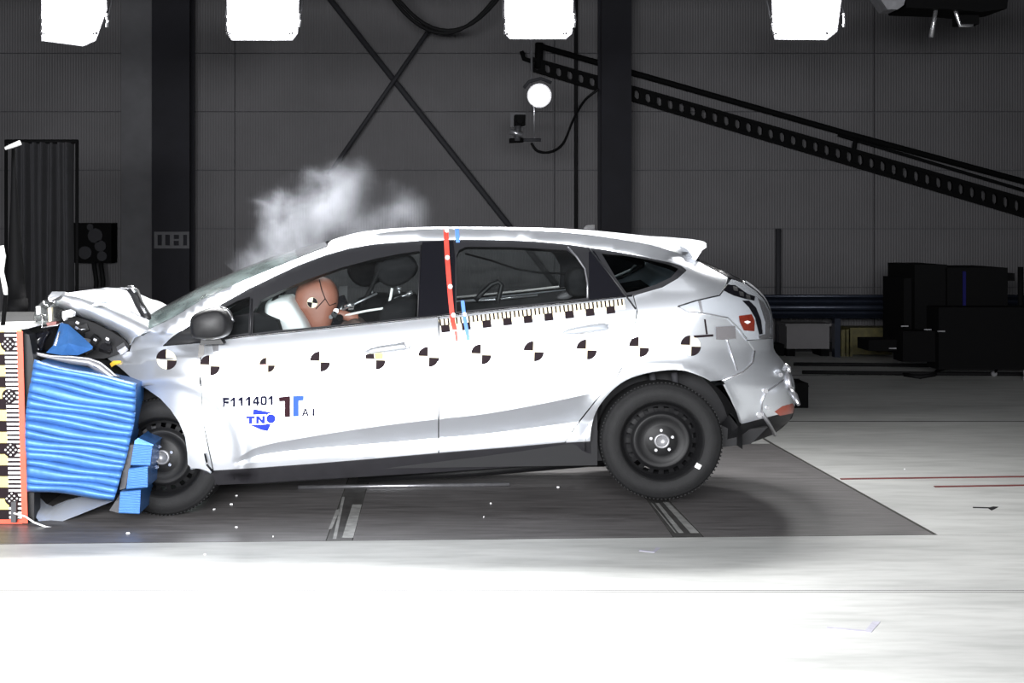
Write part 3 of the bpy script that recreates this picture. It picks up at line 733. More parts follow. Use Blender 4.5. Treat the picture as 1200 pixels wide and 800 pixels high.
cr_lines = [[(x, f(x)) for x in range(280, 690, 4)] for f in (lambda x: bandT(x)-.6, lambda x: bandT(x)+.6, lambda x: bandT(x)+.5*(bandB(x)-bandT(x)), lambda x: bandB(x)-.8, lambda x: bandB(x)+.8, lambda x: bandB(x)+.4*(bandB(x)-bandT(x)), lambda x: bandB(x)+.85*(bandB(x)-bandT(x)))]
fd = panel('front_door', fdoor, 'paint', car, step=5, creases=cr_lines)[0]
rdoor = [(514.8, 371.2), (590, 362.8), (665, 355.2), (710, 350.4), (741.5, 346)]+doorR+[(600, 523.5), (514.8, 530.3)]
rd = panel('rear_door', rdoor, 'paint', car, step=5, creases=cr_lines)[0]
sill = [(238, 552.5), (300, 549), (361, 544.5), (440, 538), (514, 531.5), (600, 524.5), (662, 519), (691, 517.5), (694, 541), (600, 547), (514, 553), (440, 557.5), (361, 562), (300, 566), (257, 568), (238, 566)]
panel('sill', sill, 'sillblack', car, step=8, off=.012, lip=.12)
bump_poly = [(847.5, 446), (871, 436), (881.5, 425.5), (885, 411), (877, 399.5), (904, 397)]+[(edgeE(y)-.3, y) for y in (397, 403, 410, 416, 423, 429, 436, 442, 448, 454, 462, 470, 476)]+[(912, 485.5), (869, 496.5), (866, 484), (858.5, 467)]
panel('rear_bumper', bump_poly, 'paint', car, step=5)
panel('bumper_valance', [(869, 497), (912, 486), (931, 477), (930, 484), (928, 490), (918, 500), (906, 509), (885, 517), (869, 521.5), (849, 519.5), (858, 505)], 'black', car, step=5, off=.012, lip=.1)
# window band: black frame with openings, glass panes set into it
gf = [(305, 352), (330, 340), (360, 327.5), (400, 313.5), (440, 303), (470, 297), (492, 294), (490, 371), (440, 376.5), (380, 382), (330, 386.5), (296, 390.5), (297, 365)]
gtri = [(262, 361), (278, 352.5), (293, 347.5), (291, 390), (276, 392), (252, 394.5), (246, 378)]
gr_ = [(535, 300), (538, 293), (546, 289), (600, 289.5), (664, 293), (676, 302), (685, 316), (687, 332), (687, 349), (640, 354.5), (590, 359.5), (535, 365)]
gq = [(705, 297), (730, 299), (760, 304), (786, 310.5), (795, 315), (786, 325), (768, 333.5), (746, 340.5), (734, 343), (722, 326)]
panel('window_frame', DLO, 'trim', car, holes=[gf, gtri, gr_, gq], step=7, off=.008, lip=.03)
panel('front_door_glass', gf, 'glass', car, step=9, off=.018, lip=0)
panel('quarter_light', gtri, 'glass', car, step=9, off=.018, lip=0)
panel('rear_door_glass', gr_, 'glass', car, step=9, off=.018, lip=0)
panel('rear_quarter_glass', gq, 'dglass', car, step=8, off=.016, lip=0)
panel('pillar_trim', [(495, 283.5), (531, 282), (533, 300), (533.5, 366), (514, 369), (488.5, 371.5), (491, 340)], 'gloss', car, step=8, off=.002, lip=.01)
panel('pillar_trim', [(690, 295), (696, 293.5), (712, 318), (731, 346), (700, 349.3), (690.5, 350.3)], 'gloss', car, step=8, off=.002, lip=.01)
def side_tube(name, pts, r, m, off=-.003, parent=car, mirror=False, n=6):
    o = MB().tube([SP(px, py, off) for px, py in pts], r, n).build(name, m, parent)
    return o
def densify(pts, k=6):
    out = []
    for (a, b) in zip(pts, pts[1:]): out += [(a[0]+(b[0]-a[0])*i/k, a[1]+(b[1]-a[1])*i/k) for i in range(k)]
    return out+[pts[-1]]
side_tube('window_seal', [(665, 289.5), (676, 301), (685.5, 315), (688.5, 332), (688.5, 349)], .006, 'steel')
side_tube('window_seal', [(690, 291), (712, 318), (745, 362)], .005, 'trim')
side_tube('window_seal', densify([(254, 398), (290, 393.8), (380, 384.8), (500, 372.3), (590, 362.2), (665, 354.6), (741, 346.3)]), .006, 'gloss')
side_tube('window_seal', [(294.5, 350), (294, 370), (293, 391)], .006, 'trim')
side_tube('window_seal', [(493.5, 287), (491, 330), (489.5, 371)], .004, 'trim')
# roof
SI = curve([(150, 383), (165, 373), (200, 355.5), (230, 339), (290, 312), (335, 295.5), (380, 284), (425, 271.5), (470, 267), (518, 265.6), (590, 266), (640, 267), (680, 269), (755, 276), (800, 281), (830, 286)])
def roof_rows(px0, px1, n, m=22):
    rows = []
    for i in range(n+1):
        px = px0+(px1-px0)*i/n; a = SP(px, Rf(px)-.5)
        s = F/(YM+CD); pxc = CX+a.x*s; c = P(pxc, SI(pxc), YM)
        row = []
        for j in range(m+1):
            v = -1+2*j/m; k = (1-abs(v)**2.2)**.5; y = YM+(YM-a.y)*v
            row.append(Vector((a.x, y, a.z+(c.z-a.z)*k)))
        rows.append(row)
    return rows
MB().grid(roof_rows(384, 812, 44)).build('roof', 'paint', car)
# windscreen
near = [(172, 386.5), (200, 373), (242, 348), (290, 326.5), (329, 310.5), (384, 289)]
cen = [(158, 376), (200, 355.5), (242, 332.5), (290, 312), (329, 297), (384, 283)]
rows = []
for i in range(25):
    t = i/24*(len(near)-1); k = min(int(t), len(near)-2); f = t-k
    a = [near[k][q]+(near[k+1][q]-near[k][q])*f for q in (0, 1)]; A = SP(*a)
    b = [cen[k][q]+(cen[k+1][q]-cen[k][q])*f for q in (0, 1)]; B = P(b[0], b[1], YM)
    row = []
    for j in range(25):
        v = -1+2*j/24; kk = 1-abs(v)**2.3
        row.append(Vector((A.x+(B.x-A.x)*kk, YM+(YM-A.y)*v, A.z+(B.z-A.z)*kk)))
    rows.append(row)
MB().grid(rows).build('windscreen', 'screen', car)
hdr = [[p+Vector((.0, 0, .004)) for p in r] for r in rows[-4:]]
MB().grid(hdr).build('windscreen_band', 'gloss', car)
cowl = [[p+Vector((-.02-.1*(1-abs(-1+2*j/24)), 0, -.03)) for j, p in enumerate(rows[0])], [p+Vector((.02, 0, .0)) for p in rows[1]]]
MB().grid(cowl).build('cowl', 'black', car)
# wiper-like hinge rod thrown up from the cowl
MB().tube([P(151, 337, .45), P(158, 343, .45), P(163, 356, .42), P(172, 371, .4), (P(174, 376, .38))], [.02, .03, .026, .028, .018], 8).build('hood_hinge', 'black', car)
MB().tube([P(149.5, 337, .44), P(155, 337, .44), P(159, 343, .43)], .014, 6).build('hinge_bracket', 'chrome', car)
MB().tube([P(160, 347, .42), P(165, 358, .4), P(171, 367, .37)], .008, 6).build('hinge_edge', 'chrome', car)
MB().tube([P(112, 338.5, .6), P(150, 337.5, .46)], .003, 5).build('release_wire', 'steel', car)
# roof spoiler
sp = [(752, 284), (775, 282), (800, 283.6), (818, 285.2), (828.5, 287), (829, 289.5), (824, 293), (820, 299), (815, 307), (800, 301), (775, 294.5), (752, 289)]
y0 = .43; A = [P(px, py, y0) for px, py in sp]; rows_s = []
for j in range(17):
    v = -1+2*j/16; k = 1-abs(v)**2.4; yy = YM+(YM-y0)*v
    sc = 1 if 0 < j < 16 else .96; c = sum(A, Vector())/len(A)
    rows_s.append([Vector((c.x+(p.x-c.x)*sc+.03*k, yy, c.z+(p.z-c.z)*sc+.022*k*min(1, max(0, (P(0, 300, y0).z-p.z)*-30+.3)))) for p in A])
mb = MB().grid(rows_s, False, True); n = len(sp)
mb.add(rows_s[0], [list(range(n))]).add(rows_s[-1], [list(range(n))]); mb.build('roof_spoiler', 'paint', car)
MB().prism([(683, 268.2), (687, 264), (697, 263.3), (697, 268.4)], YM-.02, YM+.02).build('roof_antenna', 'gloss', car)
# rear face: tailgate, glass, bumper
def rear_rows(ys, bulge=.07, m=16, inx=0.0):
    rows = []
    for py in ys:
        e = edgeE(py)-.4; a = SP(e, py); row = []
        for j in range(m+1):
            v = -1+2*j/m; k = 1-v*v; row.append(Vector((a.x+bulge*k-inx, YM+(YM-a.y)*v, a.z)))
        rows.append(row)
    return rows
MB().grid(rear_rows([303+i*3 for i in range(10)], .05)).build('tailgate_glass', 'dglass', car)
panel('tailgate_glass_edge', [(818, 303.5), (846, 315.5), (873, 329.5), (870, 331), (853, 324.5), (838, 316.5), (822, 308)], 'gloss', car, step=5, off=.0, lip=.01)
MB().grid(rear_rows([330, 336, 342, 348, 354, 362, 370, 378, 386, 394, 397])).build('tailgate', 'paint', car)
MB().grid(rear_rows([397, 404, 410, 416, 423, 430, 436, 442, 448, 455, 462, 470, 476])).build('bumper_skin', 'paint', car)
MB().grid(rear_rows([476, 482, 490, 496, 502, 509], .05)).build('bumper_valance', 'black', car)
# tail lamp
tl = [(794, 359), (816, 352), (843, 346), (852, 334), (857, 327), (872, 331.5), (886, 341), (896, 352), (902, 364), (904.5, 377), (904.5, 396), (890, 397.5), (876.5, 398), (865, 384.5), (854, 372.5), (830, 368), (805, 365)]
lamp = panel('tail_lamp', tl, 'lamp_clear', car, step=4, off=.006, lip=.04)[0]
def side_decal(name, poly, m, parent, off=-.0035, step=5, label=None):
    return panel(name, poly, m, parent, step=step, off=off, lip=.0015, mirror=False, label=label)[0]
side_decal('red_reflector', [(866, 370), (881, 368), (884.5, 376), (884, 388), (872, 387), (867, 377)], 'redlens', lamp, label='dark red glittering reflector')
side_decal('reflector_glint', [(872, 377), (876, 375.5), (880, 377), (876, 379.5)], 'chip', lamp, -.005)
side_decal('lamp_vent', [(848, 340), (853, 333), (862, 334), (876, 344), (885, 347), (884, 352), (874, 350), (860, 346)], 'gloss', lamp, -.003)
side_decal('lamp_vent', [(870, 352), (878, 352), (886, 360), (892, 375), (894, 391), (890, 392), (885, 372), (878, 360)], 'gloss', lamp, -.003)
for (x, y) in ((859, 335), (866, 341), (874, 345)): side_decal('vent_block', [(x, y), (x+5, y+1), (x+6, y+6), (x+1, y+5)], 'dark', lamp, -.008)
side_decal('chrome_rim', [(888, 349), (895, 354), (901, 366), (903.5, 380), (901, 391), (897, 391), (897, 378), (893, 364)], 'chrome', lamp, -.004)
side_decal('chrome_rim', [(889, 393), (904, 390), (905, 394), (898, 397), (890, 397)], 'chrome', lamp, -.004)
side_decal('lamp_divider', [(818, 352.5), (821, 352), (824, 366.5), (821, 366.5)], 'steel', lamp, -.002)
side_tube('lamp_edge', [(805, 366), (830, 369), (853, 373), (864, 384), (875, 398)], .006, 'paint', -.004)
side_tube('lamp_edge', densify([(794, 359), (816, 352), (843, 346), (852, 334)], 3), .004, 'trim', -.003)
side_tube('lamp_edge', densify([(794, 359), (805, 365), (830, 367.5), (853, 372)], 3), .003, 'dull', -.006)
side_decal('fuel_flap_box', [(839, 383), (861.5, 382), (862.5, 396.5), (847, 398), (839.5, 397.5)], 'boxwhite', car, -.012, label='pale box stuck on the rear quarter')
side_decal('dark_stripe', [(813, 393), (836, 391.6), (836, 394.2), (813.5, 395.8)], 'markblack', car)
side_decal('dark_stripe', [(825, 374), (827, 374), (829.5, 391.5), (827.5, 391.8)], 'markblack', car)
side_tube('sensor_wire', [(852, 397), (853, 401), (858, 416), (864, 434)], .0035, 'steel', -.004)
side_tube('seam_highlight', [(884, 411), (881.5, 425), (871, 435.5), (846.5, 446)], .006, 'chrome', -.002)  # bright tube along the bumper seam, stands in for its highlight
side_decal('rear_reflector', [(914, 487), (908, 482.5), (917, 476), (929, 472.5), (931, 476), (929.5, 484)], 'orange', car, -.004)
# towing shackle and strap on rear bumper
hk = MB().tube([SP(922, 431, -.03), SP(924, 443, -.03), SP(926, 458, -.03)], .016, 8).build('tow_shackle', 'steel', car, 'bright tow fitting on bumper')
MB().tube([P(925, 456, .25), P(931, 464, .2), P(936, 474, .15)], [.014, .02, .01], 8).build('shackle_pin', 'bluetape' if 0 else 'steel', hk)
MB().tube([P(918, 433, .3), P(921, 428, .28), P(925, 431, .26), P(924, 436, .26)], .012, 8).build('shackle_ring', 'chrome', hk)
side_tube('tow_strap', [(918, 445), (908, 452), (898, 459), (893, 470), (892, 487)], .005, 'steel', -.006)
MB().tube([SP(893, 484, -.012), SP(901, 496, -.03), SP(908, 509, -.03)], .011, 8).build('strap_hook', 'steel', car)
for (x, y, r_) in ((897, 458, .014), (915, 439, .012), (890, 486, .016), (900, 478, .012), (927, 455, .013)):
    c = SP(x, y, -.012); MB().tube([c+Vector((0, .01, 0)), c-Vector((0, .004, 0))], r_, 10).build('strap_clip', 'chrome', car)
# door handles
def handle(parent, cx, cy, m):
    cup = smooth_poly([(cx-20, cy+3), (cx-12, cy-7), (cx-2, cy-9), (cx+5, cy-6), (cx+8, cy+3), (cx, cy+8), (cx-10, cy+8)], 3)
    o = side_decal('handle_cup', cup, 'dull', parent, -.001, 4)  # duller silver puts the shade under the handle into the cup's colour
    mb = MB(); pts = [(cx-30, cy+4), (cx-22, cy+3), (cx-10, cy+1), (cx+5, cy-1), (cx+16, cy-2.6), (cx+23, cy-2.5)]
    mb.tube([SP(px, py, -.035+.02*abs(i-2.5)/2.5) for i, (px, py) in enumerate(pts)], [.006, .017, .02, .021, .024, .016], 10)
    mb.build('handle', m, parent)
handle(fd, 457, 408, 'paint'); handle(rd, 689.5, 385.5, 'lamp_clear')
for q in (fd, rd): pass
c = SP(476.5, 404.5, -.04); MB().tube([c+Vector((0, .01, 0)), c], .014, 12).build('lock_cylinder', 'steel', fd)
# round crash markers
def arc(cx, cy, r_, a0, a1, n=7): return [(cx+r_*math.cos(R(a0+(a1-a0)*i/n)), cy+r_*math.sin(R(a0+(a1-a0)*i/n))) for i in range(n+1)]
def marker(cx, cy, r_=11.5, tilt=2, yel=False):
    o = side_decal('crash_marker', arc(cx, cy, r_, 0, 345, 23), 'cream', car, -.0025, 6)
    if yel == 'half':
        side_decal('black_quadrant', [(cx-12, cy-1), (cx-12, cy-6), (cx-2, cy-7), (cx-1, cy-.5)], 'markblack', o, -.0055, 6)
        side_decal('yellow_patch', [(cx-1, cy-6.5), (cx+9, cy-7), (cx+8.5, cy-1), (cx-.5, cy-.5)], 'yellow', o, -.0055, 6)
    else:
        side_decal('black_quadrant', [(cx-.8, cy-.8)]+arc(cx-.8, cy-.8, r_, 180+tilt, 270+tilt), 'markblack', o, -.0045, 7)
    side_decal('black_quadrant', [(cx+.8, cy+.8)]+arc(cx+.8, cy+.8, r_, tilt, 90+tilt), 'markblack', o, -.0045, 7)
for (x, y, yl) in ((195, 421, 0), (246, 428, 0), (375, 423.5, 0), (440, 421, 'half'), (502, 418, 0), (564, 415, 0), (625.5, 411.5, 0), (687.5, 409.5, 0), (749, 406.5, 0), (809.5, 405, 0)):
    marker(x, y, 11.2, 2, yl)
side_decal('crash_marker', [(128.5, 426), (133, 422.5), (142, 422.5), (141, 425), (134, 427.5), (130.5, 430)], 'yellow', car, -.012, 4, 'bent yellow half of a crash marker on the fender edge')
# lettering
def text_decal(name, body, x0, y0, w_, h_, m, parent, tilt=-.07, off=-.006, bold=0.0, label=None):
    cu_ = bpy.data.curves.new(name, 'FONT'); cu_.body = body; cu_.size = 1; cu_.offset = bold
    t = bpy.data.objects.new('tmp', cu_); COL.objects.link(t); dg = bpy.context.evaluated_depsgraph_get(); dg.update()
    me = bpy.data.meshes.new_from_object(t.evaluated_get(dg)); bpy.data.objects.remove(t); me.name = name
    xs = [v.co.x for v in me.vertices]; ys = [v.co.y for v in me.vertices]; ax, bx_ = min(xs), max(xs); ay, by = min(ys), max(ys)
    for v in me.vertices:
        px = x0+(v.co.x-ax)/(bx_-ax)*w_; py = y0+h_-(v.co.y-ay)/(by-ay)*h_+tilt*(px-x0)
        v.co = SP(px, py, off)
    me.materials.clear()
    bm = bmesh.new(); bm.from_mesh(me); bmesh.ops.remove_doubles(bm, verts=bm.verts, dist=1e-6); todo = set(bm.faces)
    while todo:
        st_ = [todo.pop()]; isl = list(st_)
        while st_:
            f = st_.pop()
            for e in f.edges:
                for g_ in e.link_faces:
                    if g_ in todo: todo.discard(g_); st_.append(g_); isl.append(g_)
        vs_ = list({v for f in isl for v in f.verts}); ix_ = {v: i for i, v in enumerate(vs_)}
        m_ = bpy.data.meshes.new(name); m_.from_pydata([tuple(v.co) for v in vs_], [], [[ix_[v] for v in f.verts] for f in isl]); link(name, m_, parent, m)
    bm.free(); bpy.data.meshes.remove(me)
GL = {'F': [[(0, 0), (.34, 0), (.34, 1), (0, 1)], [(.34, 0), (1, 0), (1, .25), (.34, .25)], [(.34, .4), (.88, .4), (.88, .63), (.34, .63)]],
      '1': [[(.40, 0), (.76, 0), (.76, 1), (.40, 1)], [(.02, .27), (.40, .02), (.40, .34), (.02, .5)]],
      '4': [[(.54, 0), (.86, 0), (.86, 1), (.54, 1)], [(-.02, .56), (.54, .56), (.54, .8), (-.02, .8)], [(.86, .56), (1, .56), (1, .8), (.86, .8)], [(-.02, .56), (.46, 0), (.54, 0), (.54, .3), (.3, .56)]],
      '0': [[(.2, 0), (.8, 0), (.66, .24), (.34, .24)], [(.2, 0), (.34, .24), (.34, .76), (.2, 1), (0, .8), (0, .2)], [(.8, 0), (1, .2), (1, .8), (.8, 1), (.66, .76), (.66, .24)], [(.2, 1), (.34, .76), (.66, .76), (.8, 1)]],
      'T': [[(0, 0), (1, 0), (1, .3), (0, .3)], [(.31, .3), (.69, .3), (.69, 1), (.31, 1)]],
      'N': [[(0, 0), (.3, 0), (.3, 1), (0, 1)], [(.7, 0), (1, 0), (1, 1), (.7, 1)], [(.3, 0), (.7, .55), (.7, 1), (.3, .45)]],
      'A': [[(0, 1), (.4, 0), (.6, 0), (.25, 1)], [(.4, 0), (.6, 0), (1, 1), (.75, 1)], [(.25, .58), (.75, .58), (.8, .74), (.2, .74)]],
      'I': [[(.36, 0), (.64, 0), (.64, 1), (.36, 1)]]}
def glyphs(txt, x0, y0, w_, gap, h_, m, tilt, off=-.006):
    x = x0
    for ch in txt:
        mb = MB()
        for poly in GL[ch]:
            pts = [(x+u*w_, y0+v*h_+tilt*(x+u*w_-x0)) for u, v in poly]
            mb.add([SP(px, py, off) for px, py in pts], [list(range(len(pts)))])
        mb.build('printed_letter', m, fd, fixn=False); x += w_+gap
glyphs('F111401', 261, 466.0, 7.9, .9, 11, 'navy', -.045)
def dec(name, poly, m, off=-.005): return side_decal(name, poly, m, fd, off, 6)
tno = dec('tester_logo', [(297, 479), (320, 483.5), (320, 489), (296, 486.5)], 'logoblue')
side_decal('logo_base', [(292, 497.5), (318, 496), (313.5, 505), (306, 503.5)], 'logoblue', tno.parent, -.003, 6)
glyphs('TN', 288.5, 487.6, 10.2, 1.4, 8.8, 'logoblue', -.02, -.0095)
dec('logo_disc', arc(317.5, 490.5, 6.6, 0, 340, 17), 'white', -.0072)
dec('logo_disc', arc(317.5, 490.5, 5.3, 0, 340, 17), 'logoblue', -.0095)
dec('logo_band', [(287.5, 486.3), (312, 485.3), (312, 497), (288.5, 498)], 'white', -.0062)
dec('laboratory_letter', [(326.5, 465.3), (340, 463.8), (340, 488.3), (333.5, 488.6), (333.5, 470), (327, 470.6)], 'printdark')
dec('laboratory_letter', [(343, 463.8), (356, 463.5), (356, 469), (350, 469.6), (350, 487.8), (343.5, 488)], 'midblue')
glyphs('AI', 353.5, 478.6, 8.5, 1, 9, 'navy', -.03)
lg = dec('assessment_logo', arc(313, 427.5, 12, 0, 345, 23), 'cream', -.002)
dec('logo_quadrant', [(312, 427)]+arc(312, 427, 8, 180, 270), 'markblack', -.0045)
dec('logo_quadrant', [(314, 428)]+arc(314, 428, 8, 0, 90), 'markblack', -.0045)
text_decal('printed_letter', 'EURO', 264, 429.5, 31, 7, 'fadedcream', fd, -.09, bold=.02)
text_decal('printed_letter', 'NCAP', 330, 424.5, 27, 7, 'fadedcream', fd, -.06, bold=.02)
dec('logo_bar', [(297, 427.4), (330, 425.6), (330, 426.6), (297, 428.4)], 'orange', -.005)
dec('tape_patch', [(233, 404), (239, 403.5), (239, 415), (235, 419), (232, 419)], 'faint', -.004)
dec('tape_patch', [(248, 400), (256, 399.3), (256, 411), (250, 412)], 'steel', -.004)
# scale strip under the rear window
ss = side_decal('scale_strip', densify([(514, 374.5), (560, 369.5), (640, 360.5), (731, 350.5)], 4)+densify([(733, 361.5), (640, 372), (560, 381), (517, 386.5)], 4), 'cream', car, -.003, 7)
tk = MB()
def sq(x0, y0, x1, y1, sl=-.115, sk=.12):
    f = lambda x, y: SP(x+(y-y0)*sk, y+(x-x0)*sl, -.006)
    tk.add([f(x0, y0), f(x1, y0), f(x1, y1), f(x0, y1)], [(0, 1, 2, 3)])
for k in range(9):
    x = 514.5+k*24.2; yb = 374.6-k*2.72
    sq(x+2, yb+6.5, x+12, yb+15)
    for j in range(5):
        xx = x+j*4.84; sq(xx, yb-.5-j*.54, xx+1.9, yb+7-j*.54)
tk.build('tick_marks', 'markblack', ss, fixn=False)
# tape strips on the centre pillar
def strip_tape(name, pts, wd, m, off):
    mb = MB(); rows = []
    for px, py in pts: rows.append([SP(px-wd/2, py, off), SP(px+wd/2, py, off)])
    mb.grid(rows); return mb.build(name, m, car, fixn=False)
strip_tape('red_tape', densify([(522.5, 268.3), (524, 300), (527.5, 345), (530.5, 376), (533, 386)], 4), 5.6, 'red', -.008)
strip_tape('red_tape', [(534, 388), (535.5, 400)], 3.2, 'red', -.008)
for (x, y) in ((523.5, 269.5), (524.3, 301.5), (527.7, 335.5), (531.3, 369)): side_decal('tape_dot', arc(x, y, 2.6, 0, 330, 11), 'white', car, -.011, 5)
strip_tape('blue_tape', [(535.5, 267.8), (536, 276), (536.5, 284)], 4.5, 'bluetape', -.008)
strip_tape('blue_tape', [(542, 352), (544, 370), (547, 387), (549, 399)], 4.2, 'bluetape', -.012)
side_decal('tape_dot', arc(544.5, 368, 2.4, 0, 330, 11), 'white', car, -.015, 5)
# door mirror
mo = smooth_poly([(224, 381), (226, 370), (239, 361.8), (259, 358.8), (270, 366), (272.5, 378), (269, 391), (257, 396.5), (240, 397), (227, 394)], 3)
mi = MB().pillow(mo, -.17, .07, 6, .45).build('door_mirror', 'black', car)
MB().tube([P(258, 359.5, -.1), P(267, 364, -.1), P(271, 372, -.08), P(274, 376, -.03)], .008, 6).build('mirror_rim', 'chrome', mi)
MB().prism([(236, 396), (258, 396), (262, 403), (234, 404)], -.06, .1).build('mirror_foot', 'black', mi)
MB().tube([P(226, 394, -.1), P(240, 397, -.1), P(252, 396, -.1)], .006, 6).build('lower_rim', 'steel', mi)
mirror_obj(mi, 'door_mirror')
panel('mirror_triangle', [(191, 404.5), (204, 394), (219, 384), (246, 379), (251, 395), (232, 400.5)], 'black', car, step=7, off=.0, lip=.01)
# wheels
def lathe(prof, c, n=64, sx=1.05):
    return [[Vector((c.x+r_*sx*math.cos(2*math.pi*k/n), c.y+yy, c.z+r_*math.sin(2*math.pi*k/n))) for k in range(n)] for r_, yy in prof]
def wheel(cx, cy, yy, spin=0.0, yaw=0.0, mir=False):
    root_before = len(COL.objects); s = F/(yy+CD); c = P(cx, cy, yy); rt = 69/s; rr_ = 46/s; objs = []
    tyre = MB().grid(lathe([(rr_-.004, .035), (rr_, .008), (rr_+.012, .0), (rr_+.04, -.006), (rt-.045, -.004), (rt-.028, .004), (rt-.018, .012), (rt-.014, .014), (rt-.004, .03), (rt, .05), (rt, .17), (rt-.006, .19), (rt-.03, .208), (rr_+.01, .212), (rr_, .2)], c), True, True).build('tyre', 'rubber', car); objs.append(tyre)
    tr = MB()
    for k in range(96):
        an = 2*math.pi*k/96
        tr.box(Vector((c.x+(rt-.003)*1.05*math.cos(an), c.y+.035+.0, c.z+(rt-.003)*math.sin(an))), (.006, .04, .008), Matrix.Rotation(-an, 3, 'Y'))
    objs.append(tr.build('tread_blocks', 'rubber', tyre))
    rim = MB().grid(lathe([(rr_+.004, .0), (rr_+.004, .012), (rr_-.012, .02), (rr_-.016, .06), (rr_-.03, .08), (rr_-.03, .19)], c), True, True).build('rim', 'rim', car); objs.append(rim)
    # pressed disc with a ring of openings
    nA = 160; prof = [(rr_-.016, .055), (.188, .05), (.183, .045), (.176, .042), (.168, .038), (.160, .034), (.154, .03), (.146, .018), (.138, .016), (.12, .022), (.09, .035), (.08, .03), (.05, .026), (.036, .024)]
    rows = lathe(prof, c, nA); vs = [p for r_ in rows for p in r_]; fs = []
    for i in range(len(prof)-1):
        for k in range(nA):
            kk = (k+int(spin*nA)) % 8
            if 2 <= i <= 4 and 2 <= kk <= 5: continue
            fs.append((i*nA+k, i*nA+(k+1) % nA, (i+1)*nA+(k+1) % nA, (i+1)*nA+k))
    objs.append(MB().add(vs, fs, True).build('wheel_disc', 'rim', rim))
    hb = MB().grid(lathe([(.040, .022), (.040, .008), (.034, .005), (.028, .008), (.028, .02), (.0, .022)], c, 32), True, True); objs.append(hb.build('hub_ring', 'dull', rim))
    for k in range(5):
        an = 2*math.pi*(k+.3)/5+spin; p = c+Vector((.058*1.05*math.cos(an), .024, .058*math.sin(an)))
        objs.append(MB().tube([p, p-Vector((0, .016, 0))], [.0095, .0085], 8).build('wheel_bolt', 'chrome', rim))
    bd = lathe([(0, .1), (.125, .1), (.125, .115), (0, .115)], c, 32); objs.append(MB().grid(bd, True, True).build('brake_disc', 'steel', rim))
    if yaw:
        Mx = Matrix.Translation(c) @ Matrix.Rotation(yaw, 4, 'Z') @ Matrix.Translation(-c)
        for o in objs: o.data.transform(Mx)
    return objs, c
w1, wc1 = wheel(776, 517, .09)
w2, wc2 = wheel(189, 536, .10, .13, R(-7))
side_decal  # markers done
o = MB().box(P(818, 546, .085), (.03, .004, .026), Matrix.Rotation(.5, 3, 'Y')).build('balance_sticker', 'chip', car)
for objs in (w1, w2):
    mp = {}
    for o in objs:
        me = o.data.copy()
        for v in me.vertices: v.co.y = 2*YM-v.co.y
        me.flip_normals(); c = bpy.data.objects.new(o.name.split('.')[0], me); COL.objects.link(c)
        c.parent = mp.get(o.parent, o.parent); c.matrix_parent_inverse = o.matrix_parent_inverse.copy(); mp[o] = c
# wheel arch liners
for (cx, cy, a0, a1, rr_) in ((777, 519, -186, 4, 90), (188, 538, -125, 15, 88)):
    rows = []
    for yy in (.05, .2, .40):
        rows.append([Vector((P(cx, cy, .1).x+rr_/217*1.02*math.cos(R(a)), yy+.02, P(cx, cy, .1).z-rr_/217*math.sin(R(a)))) for a in [a0+(a1-a0)*i/30 for i in range(31)]])
    o = MB().grid(rows).build('arch_liner', 'black', car); mirror_obj(o)
    inner_ = [rows[-1][i] for i in range(31)]; o = MB().add(inner_, [list(range(31))]).build('liner_wall', 'dark', car); mirror_obj(o)
# strut tower hints inside rear arch
for x in (764, 790): MB().tube([P(x, 436, .25), P(x+2, 452, .25)], .02, 8).build('suspension_strut', 'brace', car)
# dark shell inside the doors, floor pan and underbody
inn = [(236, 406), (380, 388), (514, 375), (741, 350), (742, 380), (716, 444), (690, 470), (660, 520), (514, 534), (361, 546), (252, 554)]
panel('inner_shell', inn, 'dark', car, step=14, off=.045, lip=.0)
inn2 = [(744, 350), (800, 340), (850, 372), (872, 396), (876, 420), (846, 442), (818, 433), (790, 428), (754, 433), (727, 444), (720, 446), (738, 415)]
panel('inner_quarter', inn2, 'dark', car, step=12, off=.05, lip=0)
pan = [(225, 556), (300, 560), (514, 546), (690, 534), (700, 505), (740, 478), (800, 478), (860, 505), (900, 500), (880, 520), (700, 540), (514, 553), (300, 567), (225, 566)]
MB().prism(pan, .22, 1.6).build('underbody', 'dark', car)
MB().tube([P(420, 560, .9), P(560, 552, .9), P(690, 541, .9), P(760, 540, 1.1)], .03, 8).build('exhaust_pipe', 'black', car)
# ---------------- interior
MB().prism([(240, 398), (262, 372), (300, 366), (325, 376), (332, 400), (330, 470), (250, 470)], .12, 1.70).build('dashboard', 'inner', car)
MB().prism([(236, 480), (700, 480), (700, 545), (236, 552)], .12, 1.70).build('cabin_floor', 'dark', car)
def seat(yc_, x, name='front_seat', back=True):
    o = MB().pillow(smooth_poly([(x-100, 452), (x-60, 446), (x-5, 462), (x-2, 490), (x-100, 480)], 2), yc_-.25, yc_+.25, 5, .2).build(name, 'inner', car)
    MB().pillow(smooth_poly([(x-42, 452), (x-36, 400), (x-20, 350), (x+14, 343), (x+18, 360), (x+8, 410), (x-4, 462), (x-22, 470)], 2), yc_-.24, yc_+.24, 5, .25).build('seat_back', 'inner', o)
    MB().pillow(smooth_poly([(x-33, 318), (x-26, 298), (x-10, 293), (x+8, 298), (x+18, 312), (x+12, 325), (x-6, 335), (x-22, 333)], 3), yc_-.14, yc_+.14, 5, .3).build('headrest', 'inner', o)
    for dy in (-.06, .06): MB().tube([P(x-6, 334, yc_+dy), P(x-2, 350, yc_+dy)], .007, 6).build('headrest_post', 'steel', o)
    return o
seat(.50, 472); 
o2 = seat(1.33, 440)
MB().pillow(smooth_poly([(600, 455), (680, 445), (690, 480), (600, 480)], 2), .25, 1.57, 5, .15).build('rear_bench', 'inner', car)
